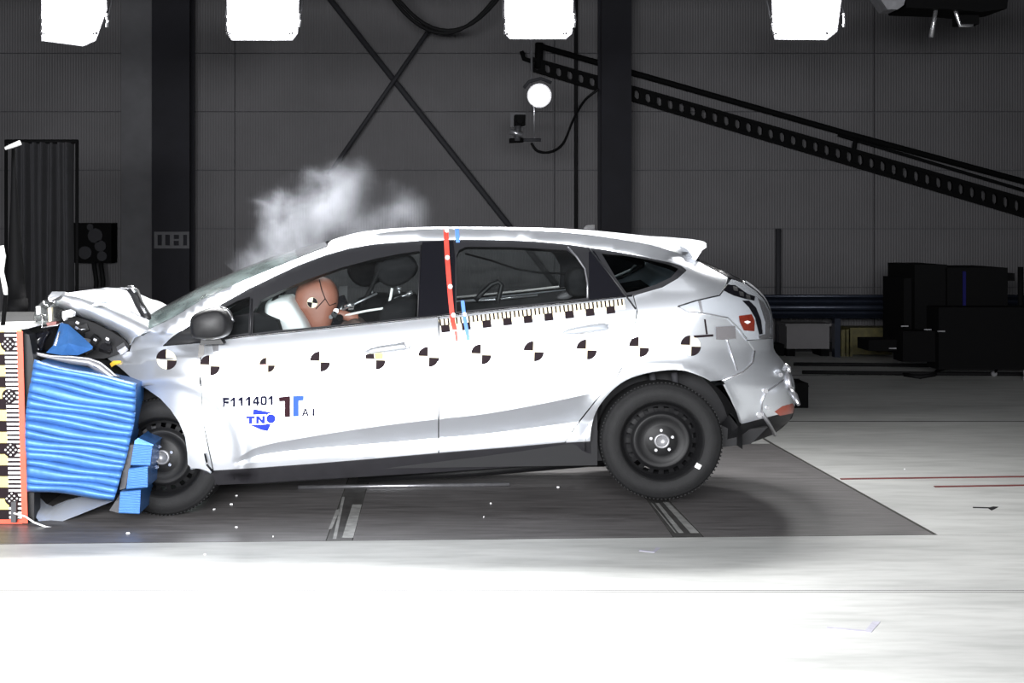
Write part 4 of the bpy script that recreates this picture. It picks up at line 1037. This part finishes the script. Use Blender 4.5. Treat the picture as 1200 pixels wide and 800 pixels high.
MB().pillow(smooth_poly([(652, 450), (664, 370), (676, 350), (700, 348), (712, 356), (704, 400), (690, 460)], 2), .25, 1.57, 5, .15).build('rear_backrest', 'inner', car)
for yy in (.5, 1.3):
    MB().pillow(smooth_poly([(662, 330), (667, 316), (684, 313), (694, 322), (690, 344), (668, 346)], 3), yy-.13, yy+.13, 5, .3).build('rear_headrest', 'inner', car)
MB().prism([(700, 348), (850, 345), (850, 352), (700, 356)], .3, 1.5).build('parcel_shelf', 'inner', car)
MB().grid([[Vector((P(px, 0, .9).x, y, P(0, py, .9).z)) for y in (.35, .9, 1.47)] for px, py in ((420, 283), (520, 275), (640, 277), (720, 284), (790, 294))]).build('headlining', 'inner', car)
# interior bits seen through the glass
MB().tube([P(545, 297, 1.45), P(575, 305, 1.45), (P(605, 315, 1.45)), P(632, 319.5, 1.45), P(680, 321, 1.45)], .007, 6).build('belt_webbing', 'cable', car)
MB().tube([P(557, 352, 1.1), P(562, 346, 1.1), P(576, 333, 1.1), P(584, 330, 1.1), P(588, 334, 1.1), P(584, 350, 1.1), P(583, 356, 1.1)], .015, 8).build('black_loop', 'black', car, 'black loop handle seen through rear window')
MB().tube([P(545, 353.5, 1.66), P(580, 351, 1.66), P(630, 346, 1.66)], .006, 6).build('far_sill_strip', 'steel', car)
MB().pillow(smooth_poly([(652, 349), (660, 342), (669, 341), (671, 346), (664, 350)], 2), .9, 1.05, 3, .3).build('pale_bundle', 'boxwhite', car)
for pts, r_, m in (([(404, 369.5), (430, 364), (454, 360.5), (455.5, 356)], .007, 'white'), ([(455.5, 357), (458, 347), (459.5, 337.5)], .008, 'white'), ([(401, 363), (420, 354), (442, 343.5)], .007, 'steel'), ([(404, 360), (410, 357), (415, 358)], .012, 'chrome'), ([(462, 350), (472, 347), (482, 343.5)], .007, 'steel'), ([(477, 346), (483, 341.5)], .014, 'chrome'), ([(465, 338), (470, 338)], .01, 'steel')):
    MB().tube([P(px, py, .34) for px, py in pts], r_, 6).build('instrument_rod', m, car)
MB().prism([(397, 336), (407, 335), (407, 356), (398, 357)], 1.5, 1.53).build('pale_label', 'boxwhite', car)
MB().tube([P(424, 360, .36), P(436, 335, .37), P(448, 308, .38), P(452, 292, .36)], .014, 6).build('seat_belt', 'cable', car)
sw_ = MB(); c = P(316, 372, .46)
sw_.tube([c+Vector((.07*math.sin(t*6.283/24)*1, .17*math.cos(t*6.283/24), .18*math.sin(t*6.283/24))) for t in range(25)], .014, 8).tube([c, c+Vector((-.2, 0, -.06))], .03, 8)
sw_.build('steering_wheel', 'black', car)
ab = MB().pillow(smooth_poly([(313, 372), (313, 355), (322, 348), (338, 345), (345, 347), (355, 360), (367, 382), (362, 390), (330, 392), (318, 388)], 3), .25, .72, 6, .5).build('airbag', 'airbag', car)
MB().prism([(304, 384), (312, 378), (314, 388), (306, 391)], .3, .34).build('airbag_cover', 'orange', ab)

# ---------------- crushed nose
def yN(v): return v
hood_lines = [
    [(63.5, 356), (84.5, 367), (110, 377), (131, 386.5), (144.5, 395), (152, 404)],
    [(65, 352), (86, 361), (110, 370), (131, 379.5), (150, 388.5), (157, 396)],
    [(70, 347), (90, 351), (112, 360), (133, 370.5), (158, 382), (175, 388)],
    [(76, 342), (95, 345.5), (115, 350), (136, 357.5), (160, 367), (184, 382)],
    [(74, 343), (94, 347), (114, 352), (136, 360), (160, 370), (184, 381)]]
hy = [.23, .19, .15, .36, .91]
rows = []
for li, (ln, yy) in enumerate(zip(hood_lines, hy)):
    fx = curve([(i, p[0]) for i, p in enumerate(ln)]); fy = curve([(i, p[1]) for i, p in enumerate(ln)])
    rows.append([P(fx(t/4), fy(t/4)+.7*math.sin(t*1.3+li*2), yy) for t in range(21)])
full = rows+[[Vector((p.x, 2*YM-p.y, p.z-.02)) for p in r] for r in reversed(rows[:-1])]
hood = MB().grid(full).build('hood', 'paint', car)
md = hood.modifiers.new('thick', 'SOLIDIFY'); md.thickness = .012
MB().add([P(104, 359.5, .10), P(114, 354, .10), P(134, 349.5, .16), P(132, 352.5, .12), P(122, 356.5, .10), P(110, 359.5, .09), P(120, 351, .16)], [(0, 5, 4, 1), (1, 4, 3, 2), (1, 2, 6)]).build('torn_flap', 'lamp_clear', hood)
MB().add([P(56, 349, .2), P(61, 341.5, .22), P(76, 341.5, .3), P(70, 348, .24), P(63, 354, .18), P(58, 353, .17)], [(0, 1, 2, 3), (0, 3, 4, 5)], True).build('hood_lip', 'paint', hood)
MB().add([P(60, 352, .14), P(72, 346, .13), P(71, 349, .12), P(62, 354, .12)], [(0, 1, 2, 3)]).build('bent_edge', 'chrome', hood)
# broken headlamp
MB().pillow([(45, 372), (47, 358), (56, 350), (62, 355), (70, 362), (75, 375), (66, 380), (52, 383)], .15, .5, 4, .5).build('headlamp', 'clear', car)
MB().prism([(56, 361), (60, 360), (60.5, 376), (57, 377)], .16, .2).build('headlamp_amber', 'cream', car)
MB().prism([(42, 359), (46, 358.5), (47, 368), (43, 369)], .12, .15).build('white_clip', 'white', car)
MB().prism([(54, 378), (66, 376.5), (66, 381), (56, 383)], .14, .2).build('red_bracket', 'redlens', car)
MB().tube([P(48, 368, .12), P(50, 376, .12), P(49, 384, .12), P(66, 381, .12), P(74, 378, .13)], .004, 5).build('sensor_wire', 'chrome', car)
MB().prism([(73, 365), (80, 363), (86, 366), (85, 371), (78, 372), (75, 376), (73, 372)], .12, .18).build('white_bracket', 'white', car)
# engine bay lumps
eb = MB().prism([(62, 360), (85, 369), (112, 379), (132, 389), (146, 398), (152, 405), (150, 412), (122, 420), (60, 420), (34, 412), (34, 395), (50, 380)], .32, 1.5).build('engine_bay', 'dark', car)
random.seed(3)
for i in range(34):
    x = random.uniform(78, 146); y = random.uniform(372, 412)
    if y < 366+(x-66)*.47: continue
    r_ = random.uniform(.012, .035); c = P(x, y, random.uniform(.24, .33))
    mb = MB().box(c, (r_*2, r_*1.5, r_*1.4), Matrix.Rotation(random.uniform(-1, 1), 3, 'Y') @ Matrix.Rotation(random.uniform(-1, 1), 3, 'X'))
    mb.build('engine_fragment', random.choice(['black', 'gloss', 'trim', 'black', 'steel' if i % 3 == 0 else 'black']), eb)
for (x, y) in ((91, 378), (90, 384), (111.5, 398), (126, 397)):
    MB().box(P(x, y, .22), (.018, .01, .012), Matrix.Rotation(.5, 3, 'Y')).build('bright_scrap', 'chrome', eb)
MB().tube([P(88, 384, .22), P(95, 386, .22), P(100, 385.5, .22)], .004, 5).build('bright_scrap', 'chrome', eb)
MB().pillow(smooth_poly([(34, 394), (55, 386), (66, 384), (60, 398), (56, 410), (42, 410), (33, 404)], 2), .1, .4, 4, .4).build('radiator_hose', 'gloss', eb)
MB().prism([(36, 408), (40, 404.5), (42, 404), (46, 409.5), (40, 410.5)], .09, .1).build('bright_scrap', 'chrome', eb)
MB().tube([P(31, 398.6, .09), P(38, 398.6, .09)], .006, 5).build('bright_scrap', 'chrome', eb)
# folded bumper beam strip above the barrier
lines_u = [(32, 411), (45, 414), (60, 417), (85, 418), (104, 420), (118, 425), (129, 434), (134, 439), (140, 441)]
lines_l = [(33, 413), (46, 418), (60, 421), (85, 427), (103, 429), (114, 436), (124, 444), (134, 450), (142, 452)]
MB().grid([[P(x, y, .06+.001*i) for i, (x, y) in enumerate(lines_u)], [P((a[0]+b[0])/2, (a[1]+b[1])/2, .03) for a, b in zip(lines_u, lines_l)], [P(x, y, .12) for x, y in lines_l]]).build('bumper_strip', 'dull', car)
MB().tube([P(x, y, .05) for x, y in lines_u], .006, 6).build('bumper_edge', 'steel', car)
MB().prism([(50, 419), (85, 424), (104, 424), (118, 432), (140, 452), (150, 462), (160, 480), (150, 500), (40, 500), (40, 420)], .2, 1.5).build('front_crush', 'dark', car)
MB().tube([P(110, 428, .05), P(116, 430, .05)], .008, 5).build('bright_scrap', 'chrome', car)
# front bumper cover curled under the barrier
up = [(36, 577), (36, 590), (39, 602), (46, 611), (58, 614.5), (72, 611), (90, 604), (110, 596), (132, 587)]
lo = [(40, 577), (44, 586), (52, 594), (60, 597), (66, 594), (76, 590), (92, 586), (110, 584), (130, 583)]
MB().grid([[P(x, y, .0) for x, y in up], [P(x*.6+u*.4, y*.6+v*.4, .04) for (x, y), (u, v) in zip(up, lo)], [P(x, y, .14) for x, y in lo], [P(x+2, y-4, .2) for x, y in lo]]).build('front_bumper', 'lamp_clear', car, 'silver front bumper curled under the blue honeycomb')
MB().tube([P(224, 548, .08), P(232, 546, .07), P(244, 550, .06), P(248, 553, .06)], .012, 8).build('sill_end', 'lamp_clear', car)
MB().tube([P(240, 531, .0), P(243, 545, .0), P(250, 553, .0)], .006, 6).build('bent_hem', 'gloss', car)
MB().tube([P(156, 505, .28), P(165, 492, .28), P(180, 487, .26), P(200, 492, .25)], .03, 8).build('suspension_arm', 'black', car)
MB().tube([P(165, 506, .25), P(185, 502, .25), P(198, 508, .25)], .02, 8).build('brake_hose', 'steel', car)

# ------------------------------------------------------------------ crash dummy in the driving seat
dm = thing('crash_dummy', 'seated crash test dummy, orange brown head pressed into the airbag', 'dummy', P(430, 470, .5))
def skin(name, pts, edges, rad, m, parent):
    me = bpy.data.meshes.new(name); me.from_pydata([tuple(p) for p in pts], edges, [])
    t = bpy.data.objects.new('tmp', me); COL.objects.link(t)
    sm = t.modifiers.new('skin', 'SKIN'); sm.use_smooth_shade = True
    for i, v in enumerate(me.skin_vertices[0].data): v.radius = (rad[i], rad[i]); v.use_root = (i == 0)
    t.modifiers.new('sub', 'SUBSURF').levels = 2
    dg = bpy.context.evaluated_depsgraph_get(); dg.update(); out = bpy.data.meshes.new_from_object(t.evaluated_get(dg)); bpy.data.objects.remove(t)
    out.materials.clear(); out.name = name
    return link(name, out, parent, m)
yd = .50
J = [P(446, 452, yd), P(436, 425, yd), P(424, 398, yd), P(410, 380, yd), P(396, 370, yd),
     P(418, 388, yd-.19), P(390, 424, yd-.22), P(345, 412, yd-.2), P(330, 402, yd-.18),
     P(418, 388, yd+.19), P(390, 424, yd+.22), P(345, 412, yd+.2), P(330, 402, yd+.18),
     P(444, 458, yd-.1), P(356, 450, yd-.13), P(322, 510, yd-.13), P(300, 514, yd-.13),
     P(444, 458, yd+.1), P(356, 450, yd+.13), P(322, 510, yd+.13), P(300, 514, yd+.13)]
E = [(0, 1), (1, 2), (2, 3), (3, 4), (2, 5), (5, 6), (6, 7), (7, 8), (2, 9), (9, 10), (10, 11), (11, 12), (0, 13), (13, 14), (14, 15), (15, 16), (0, 17), (17, 18), (18, 19), (19, 20)]
RD = [.13, .13, .14, .07, .055, .075, .055, .042, .035, .075, .055, .042, .035, .095, .07, .05, .04, .095, .07, .05, .04]
skin('body', J, E, RD, 'dummycloth', dm)
# head: shaped profile, tilted forward into the airbag
hc = smooth_poly([(346, 352), (348, 338), (358, 327), (374, 324), (388, 328), (396, 340), (397, 354), (393, 366), (390, 378), (384, 389), (374, 392), (366, 386), (360, 376), (352, 366), (345, 361)], 3)
hd = MB().pillow(hc, yd-.15, yd+.05, 7, .75).build('head', 'skin', dm)
side_of = yd-.152
def head_decal(poly, name, m, d):
    pts = [P(px, py, side_of-d) for px, py in poly]; n = len(pts)
    return MB().add(pts+[p+Vector((0, .02, 0)) for p in pts], [list(range(n)), list(range(n, 2*n))[::-1]]+[(i, i+n, (i+1) % n+n, (i+1) % n) for i in range(n)]).build(name, m, hd)
head_decal(arc(366, 354.5, 6.2, 0, 345, 23), 'target_sticker', 'cream', .002)
head_decal([(366, 354.5)]+arc(366, 354.5, 6, -80, 10), 'target_quadrant', 'markblack', .004)
head_decal([(366, 354.5)]+arc(366, 354.5, 6, 100, 190), 'target_quadrant', 'markblack', .004)
MB().tube([P(374, 327, side_of+.02), P(377, 340, side_of-.002), P(381, 350, side_of-.002), P(386, 358, side_of+.005), P(394, 355, side_of+.03)], .0025, 5).build('skull_seam', 'markblack', hd)
MB().tube([P(381, 350, side_of-.002), P(370, 362, side_of-.002)], .0025, 5).build('skull_seam', 'markblack', hd)
MB().tube([P(398, 348, yd-.05), P(402, 358, yd-.06), P(396, 372, yd-.06), P(388, 380, yd-.06)], [.03, .035, .04, .04], 10).build('neck', 'gloss', dm)
MB().tube([P(390, 366, .36), P(400, 368, .36), P(412, 372, .36), P(420, 371, .36)], [.02, .028, .026, .02], 10).build('shoulder_bracket', 'skin', dm)
for (x, y, r_, m) in ((394, 364, .014, 'chrome'), (392, 368, .018, 'gloss'), (398, 372, .02, 'machine'), (388, 371, .012, 'boxwhite')):
    c = P(x, y, .335); MB().tube([c, c-Vector((0, .02, 0))], r_, 10).build('neck_bolt', m, dm)

# ------------------------------------------------------------------ rigid barrier with scale, and the deformable honeycomb
BY = -.07
blk = thing('barrier_block', 'massive barrier block with yellow black scale and red edge at far left', 'barrier', P(0, 613, BY)*Vector((1, 1, 0)))
a = P(30, 383, BY)
MB().bb((-5.5, BY+.02, 0), (P(24, 0, BY).x, 1.5, P(0, 385, BY).z)).build('concrete_core', 'concrete', blk)
def bp(px, py, k=0.0, sl=1): return P(px+sl*(py-388)/224*6, py, BY-k)
def bpoly(mb, pts, k, sl=1):
    f = [bp(x, y, k, sl) for x, y in pts]; n = len(f); mb.add(f+[p+Vector((0, .004, 0)) for p in f], [list(range(n)), list(range(n, 2*n))[::-1]]+[(i, i+n, (i+1) % n+n, (i+1) % n) for i in range(n)])
mb = MB(); bpoly(mb, [(-60, 386), (25, 386), (26, 613), (-60, 613)], .0); sp_ = mb.build('scale_panel', 'baryel', blk)
mb = MB()
for k in range(9): bpoly(mb, [(-60, 389+k*26), (5, 389+k*26), (5, 402+k*26), (-60, 402+k*26)], .005)
mb.build('black_blocks', 'markblack', sp_)
mb = MB(); bpoly(mb, [(5, 388), (20, 388), (20, 611), (5, 611)], .004); mb.build('tick_ground', 'white', sp_)
mb = MB()
for k in range(43):
    y = 389+k*5.2
    bpoly(mb, [(5 if k % 5 else 3, y), (20, y), (20, y+2.3), (5 if k % 5 else 3, y+2.3)], .008)
mb.build('tick_marks', 'markblack', sp_)
for cy in (403, 464, 527, 584):
    mb = MB(); bpoly(mb, arc(8.5, cy, 8.5, 0, 345, 23), .011); t_ = mb.build('dotted_target', 'markblack', sp_)
    mb = MB()
    for i in range(-2, 3):
        for j in range(-2, 3):
            if (i+j) % 2 == 0 and i*i+j*j < 6: bpoly(mb, arc(8.5+i*3.0, cy+j*3.0, 1.1, 0, 315, 7), .014)
    mb.build('target_dots', 'white', sp_)
mb = MB(); bpoly(mb, [(19.5, 388), (26.5, 388), (26.5, 613), (19.5, 613)], .02); mb.build('red_edge', 'barred', blk)
mb = MB(); bpoly(mb, [(-60, 608.5), (20, 608.5), (20, 613.5), (-60, 613.5)], .018); mb.build('red_edge', 'barred', blk)
MB().prism([(-60, 383.5), (33, 381.5), (34, 384.5), (20, 386.5), (-60, 388)], BY-.03, .3).build('white_cap', 'white', blk)
MB().prism([(26.5, 390), (34, 392), (40, 424), (40, 575), (40, 612), (33, 612)], BY+.03, .09).build('backing_plate', 'black', blk)
MB().prism([(13, 588), (19, 588), (18.5, 612), (12.5, 612)], BY-.06, BY-.03).build('cable_clip', 'greypaint', blk)
o = MB().tube([P(16, 601, BY-.07), P(30, 605, BY-.07), P(40, 612, BY-.08), P(55, 617.5, BY-.08), P(72, 619, BY-.08)]+[G(72, 620)+Vector((0, 0, .006))][:0], .005, 6).build('thin_white_cable', 'white'); tag(o, 'thin white cable hanging from the barrier scale to the floor', 'cable')

hb_ = thing('honeycomb_barrier', 'crushed blue corrugated aluminium honeycomb block between barrier and front wheel', 'crash barrier', P(95, 600, .3)*Vector((1, 1, 0)))
def lerp(a, b, t): return a+(b-a)*t
topL, topR, botR, botL = (40, 422), (159.5, 449.5), (134, 585), (31, 574)
ledge = curve([(0, 40), (.15, 36.5), (.4, 30.5), (.6, 29.5), (.8, 31.5), (1, 31.5)])
redge = curve([(0, 159.5), (.25, 158.5), (.5, 152.5), (.75, 144), (1, 133.5)])
NF = 17; rows = []; random.seed(11)
amp = [random.uniform(.75, 1.25) for _ in range(NF+2)]; ph = [random.uniform(-.12, .12) for _ in range(NF+2)]
nr = NF*10
for i in range(nr+1):
    v = i/nr; row = []
    for j in range(25):
        u = j/24
        xl, xr = ledge(v), redge(v); yl = lerp(topL[1], botL[1], v); yr_ = lerp(topR[1], botR[1], v)
        x = lerp(xl, xr, u); y = lerp(yl, yr_, u)+2.0*math.sin(u*3.1)*(.5-v)+1.1*math.sin(u*7+v*21)
        k = v*NF+(.16*math.sin(v*19+u*.8)+.12*math.sin(v*47-u*1.1))*min(1, v*8, (1-v)*8); q = k-int(k); wv_ = 1-abs(2*q-1)**2.8
        dpt = -.12-.042*wv_*amp[int(k)]-.006*math.sin(u*9+int(k)*1.7)-.02*math.sin(v*5+u*2)
        row.append(P(x, y, dpt))
    rows.append(row)
fr = MB().grid(rows).build('corrugated_face', 'honey', hb_)
md = fr.modifiers.new('thick', 'SOLIDIFY'); md.thickness = .006; md.offset = 1
MB().prism([(41, 425), (158, 451), (157, 480), (151, 516), (133, 583), (33, 573), (31, 480)], -.09, .17).build('honeycomb_core', 'honeydeep', hb_)
def blue_block(poly, y0, y1, ribs, back=False):
    (a0, a1, a2, a3) = poly; rws = []
    n = ribs*6
    for i in range(n+1):
        v = i/n; q = (v*ribs) % 1
        rws.append([P(lerp(lerp(a0[0], a3[0], v), lerp(a1[0], a2[0], v), u), lerp(lerp(a0[1], a3[1], v), lerp(a1[1], a2[1], v), u), y0-.008*(1-abs(2*q-1))) for u in (0, .25, .5, .75, 1)])
    MB().grid(rws).build('block_face', 'honey', hb_)
    MB().prism([a0, a1, a2, a3], y0+.002, y1).build('bumper_element', 'honeydeep', hb_)
blue_block([(157, 520), (178.5, 522), (176, 545.5), (153, 545)], -.13, .25, 8)
blue_block([(151, 549), (173, 546), (173, 571), (148, 573)], -.15, .25, 8)
blue_block([(141, 576), (165, 574), (163.5, 602), (139, 601)], -.17, .25, 9)
MB().prism([(158, 516), (162, 513), (180, 521), (178, 523), (157, 521)], -.13, .2).build('torn_sheet', 'honeydeep', hb_)
MB().prism([(150, 521), (158, 521), (153, 545), (147, 572), (140, 574), (144, 550)], -.11, .2).build('honeycomb_edge', 'greypaint', hb_)
MB().prism([(136, 586), (141, 578), (139, 601), (128, 598)], -.1, .2).build('honeycomb_edge', 'greypaint', hb_)
MB().tube([P(159, 450, -.11), P(157, 475, -.11), P(151, 512, -.11), P(143, 552, -.11), P(134, 584, -.11)], .006, 6).build('face_hem', 'trim', hb_)
# buckled blue sheet over the top
pts = {'a': P(71, 378, .10), 'b': P(80, 380, .06), 'c': P(94, 392, .05), 'd': P(109, 406, .06), 'e': P(108, 409, .05), 'f': P(92, 416, .02), 'g': P(72, 416, .0), 'h': P(54, 413, .04), 'i': P(62, 405, .03), 'j': P(67, 390, .08), 'm': P(80, 402, -.03), 'n': P(74, 392, .03)}
ks = list(pts); ix = lambda s: [ks.index(c_) for c_ in s]
o = MB().add([pts[k] for k in ks], [ix('abn'), ix('ajn'), ix('jin'), ix('nim'), ix('nbm'), ix('bcm'), ix('cdm'), ix('dem'), ix('efm'), ix('fgm'), ix('ghm'), ix('him')]).build('buckled_sheet', 'honeydeep', hb_)
md = o.modifiers.new('thick', 'SOLIDIFY'); md.thickness = .006
MB().add([P(69, 388, .05), P(70.5, 388, .05), P(66, 405, .015), P(63, 404.5, .015)], [(0, 1, 2, 3)]).build('bright_crease', 'chrome', hb_)

# ------------------------------------------------------------------ smoke
def smoke():
    m = bpy.data.materials.new('smoke'); m.use_nodes = True; nt = m.node_tree; nt.nodes.clear()
    out = nt.nodes.new('ShaderNodeOutputMaterial'); vol = nt.nodes.new('ShaderNodeVolumePrincipled'); vol.inputs['Color'].default_value = (.82, .85, .93, 1)
    vol.inputs['Anisotropy'].default_value = .3
    tc = nt.nodes.new('ShaderNodeTexCoord')
    total = None
    n = nt.nodes.new('ShaderNodeTexNoise'); n.inputs['Scale'].default_value = 4.6; n.inputs['Detail'].default_value = 8; n.inputs['Roughness'].default_value = .62; n.inputs['Distortion'].default_value = .5
    nt.links.new(tc.outputs['Object'], n.inputs['Vector'])
    nw = nt.nodes.new('ShaderNodeVectorMath'); nw.operation = 'MULTIPLY_ADD'; nw.inputs[1].default_value = (.5, .5, .5)
    sub = nt.nodes.new('ShaderNodeVectorMath'); sub.operation = 'SUBTRACT'; sub.inputs[1].default_value = (.5, .5, .5)
    nt.links.new(n.outputs['Color'], sub.inputs[0]); nt.links.new(sub.outputs[0], nw.inputs[0]); nt.links.new(tc.outputs['Object'], nw.inputs[2])
    yS = 1.25
    for (px, py, rx, rz, k) in ((345, 275, 40, 48, 1.0), (385, 238, 38, 34, 1.15), (330, 252, 28, 26, .5), (405, 212, 34, 20, .4), (470, 252, 34, 24, .38), (310, 310, 34, 20, .6), (420, 268, 44, 18, .3), (280, 325, 30, 14, .3)):
        c = P(px, py, yS); s = F/(yS+CD)
        sb_ = nt.nodes.new('ShaderNodeVectorMath'); sb_.operation = 'SUBTRACT'; sb_.inputs[1].default_value = c; nt.links.new(nw.outputs[0], sb_.inputs[0])
        sc = nt.nodes.new('ShaderNodeVectorMath'); sc.operation = 'MULTIPLY'; sc.inputs[1].default_value = (s/rx, 1/.35, s/rz); nt.links.new(sb_.outputs[0], sc.inputs[0])
        ln = nt.nodes.new('ShaderNodeVectorMath'); ln.operation = 'LENGTH'; nt.links.new(sc.outputs[0], ln.inputs[0])
        mr = nt.nodes.new('ShaderNodeMapRange'); mr.interpolation_type = 'SMOOTHSTEP'; mr.inputs['From Min'].default_value = 1.35; mr.inputs['From Max'].default_value = .1
        mr.inputs['To Max'].default_value = k; nt.links.new(ln.outputs['Value'], mr.inputs['Value'])
        if total is None: total = mr.outputs[0]
        else:
            ad = nt.nodes.new('ShaderNodeMath'); ad.operation = 'ADD'; nt.links.new(total, ad.inputs[0]); nt.links.new(mr.outputs[0], ad.inputs[1]); total = ad.outputs[0]
    r2 = nt.nodes.new('ShaderNodeMapRange'); r2.inputs['From Min'].default_value = .36; r2.inputs['From Max'].default_value = .66; r2.inputs['To Min'].default_value = .05
    nt.links.new(n.outputs['Fac'], r2.inputs['Value'])
    mu = nt.nodes.new('ShaderNodeMath'); mu.operation = 'MULTIPLY'; nt.links.new(total, mu.inputs[0]); nt.links.new(r2.outputs[0], mu.inputs[1])
    m2 = nt.nodes.new('ShaderNodeMath'); m2.operation = 'MULTIPLY'; m2.inputs[1].default_value = 2.8; nt.links.new(mu.outputs[0], m2.inputs[0])
    nt.links.new(m2.outputs[0], vol.inputs['Density']); nt.links.new(vol.outputs[0], out.inputs['Volume'])
    mb = MB(); c = P(390, 260, yS); rws = []
    for i in range(1, 12):
        th = math.pi*i/12
        rws.append([c+Vector((.78*math.sin(th)*math.cos(2*math.pi*k/24), .6*math.sin(th)*math.sin(2*math.pi*k/24), .50*math.cos(th))) for k in range(24)])
    mb.grid(rws, True, True); mb.add(rws[0], [list(range(24))]); mb.add(rws[-1], [list(range(24))])
    o = mb.build('smoke', m); tag(o, 'drifting cloud of pale smoke rising above the windscreen', 'smoke', None, 'stuff')
smoke()
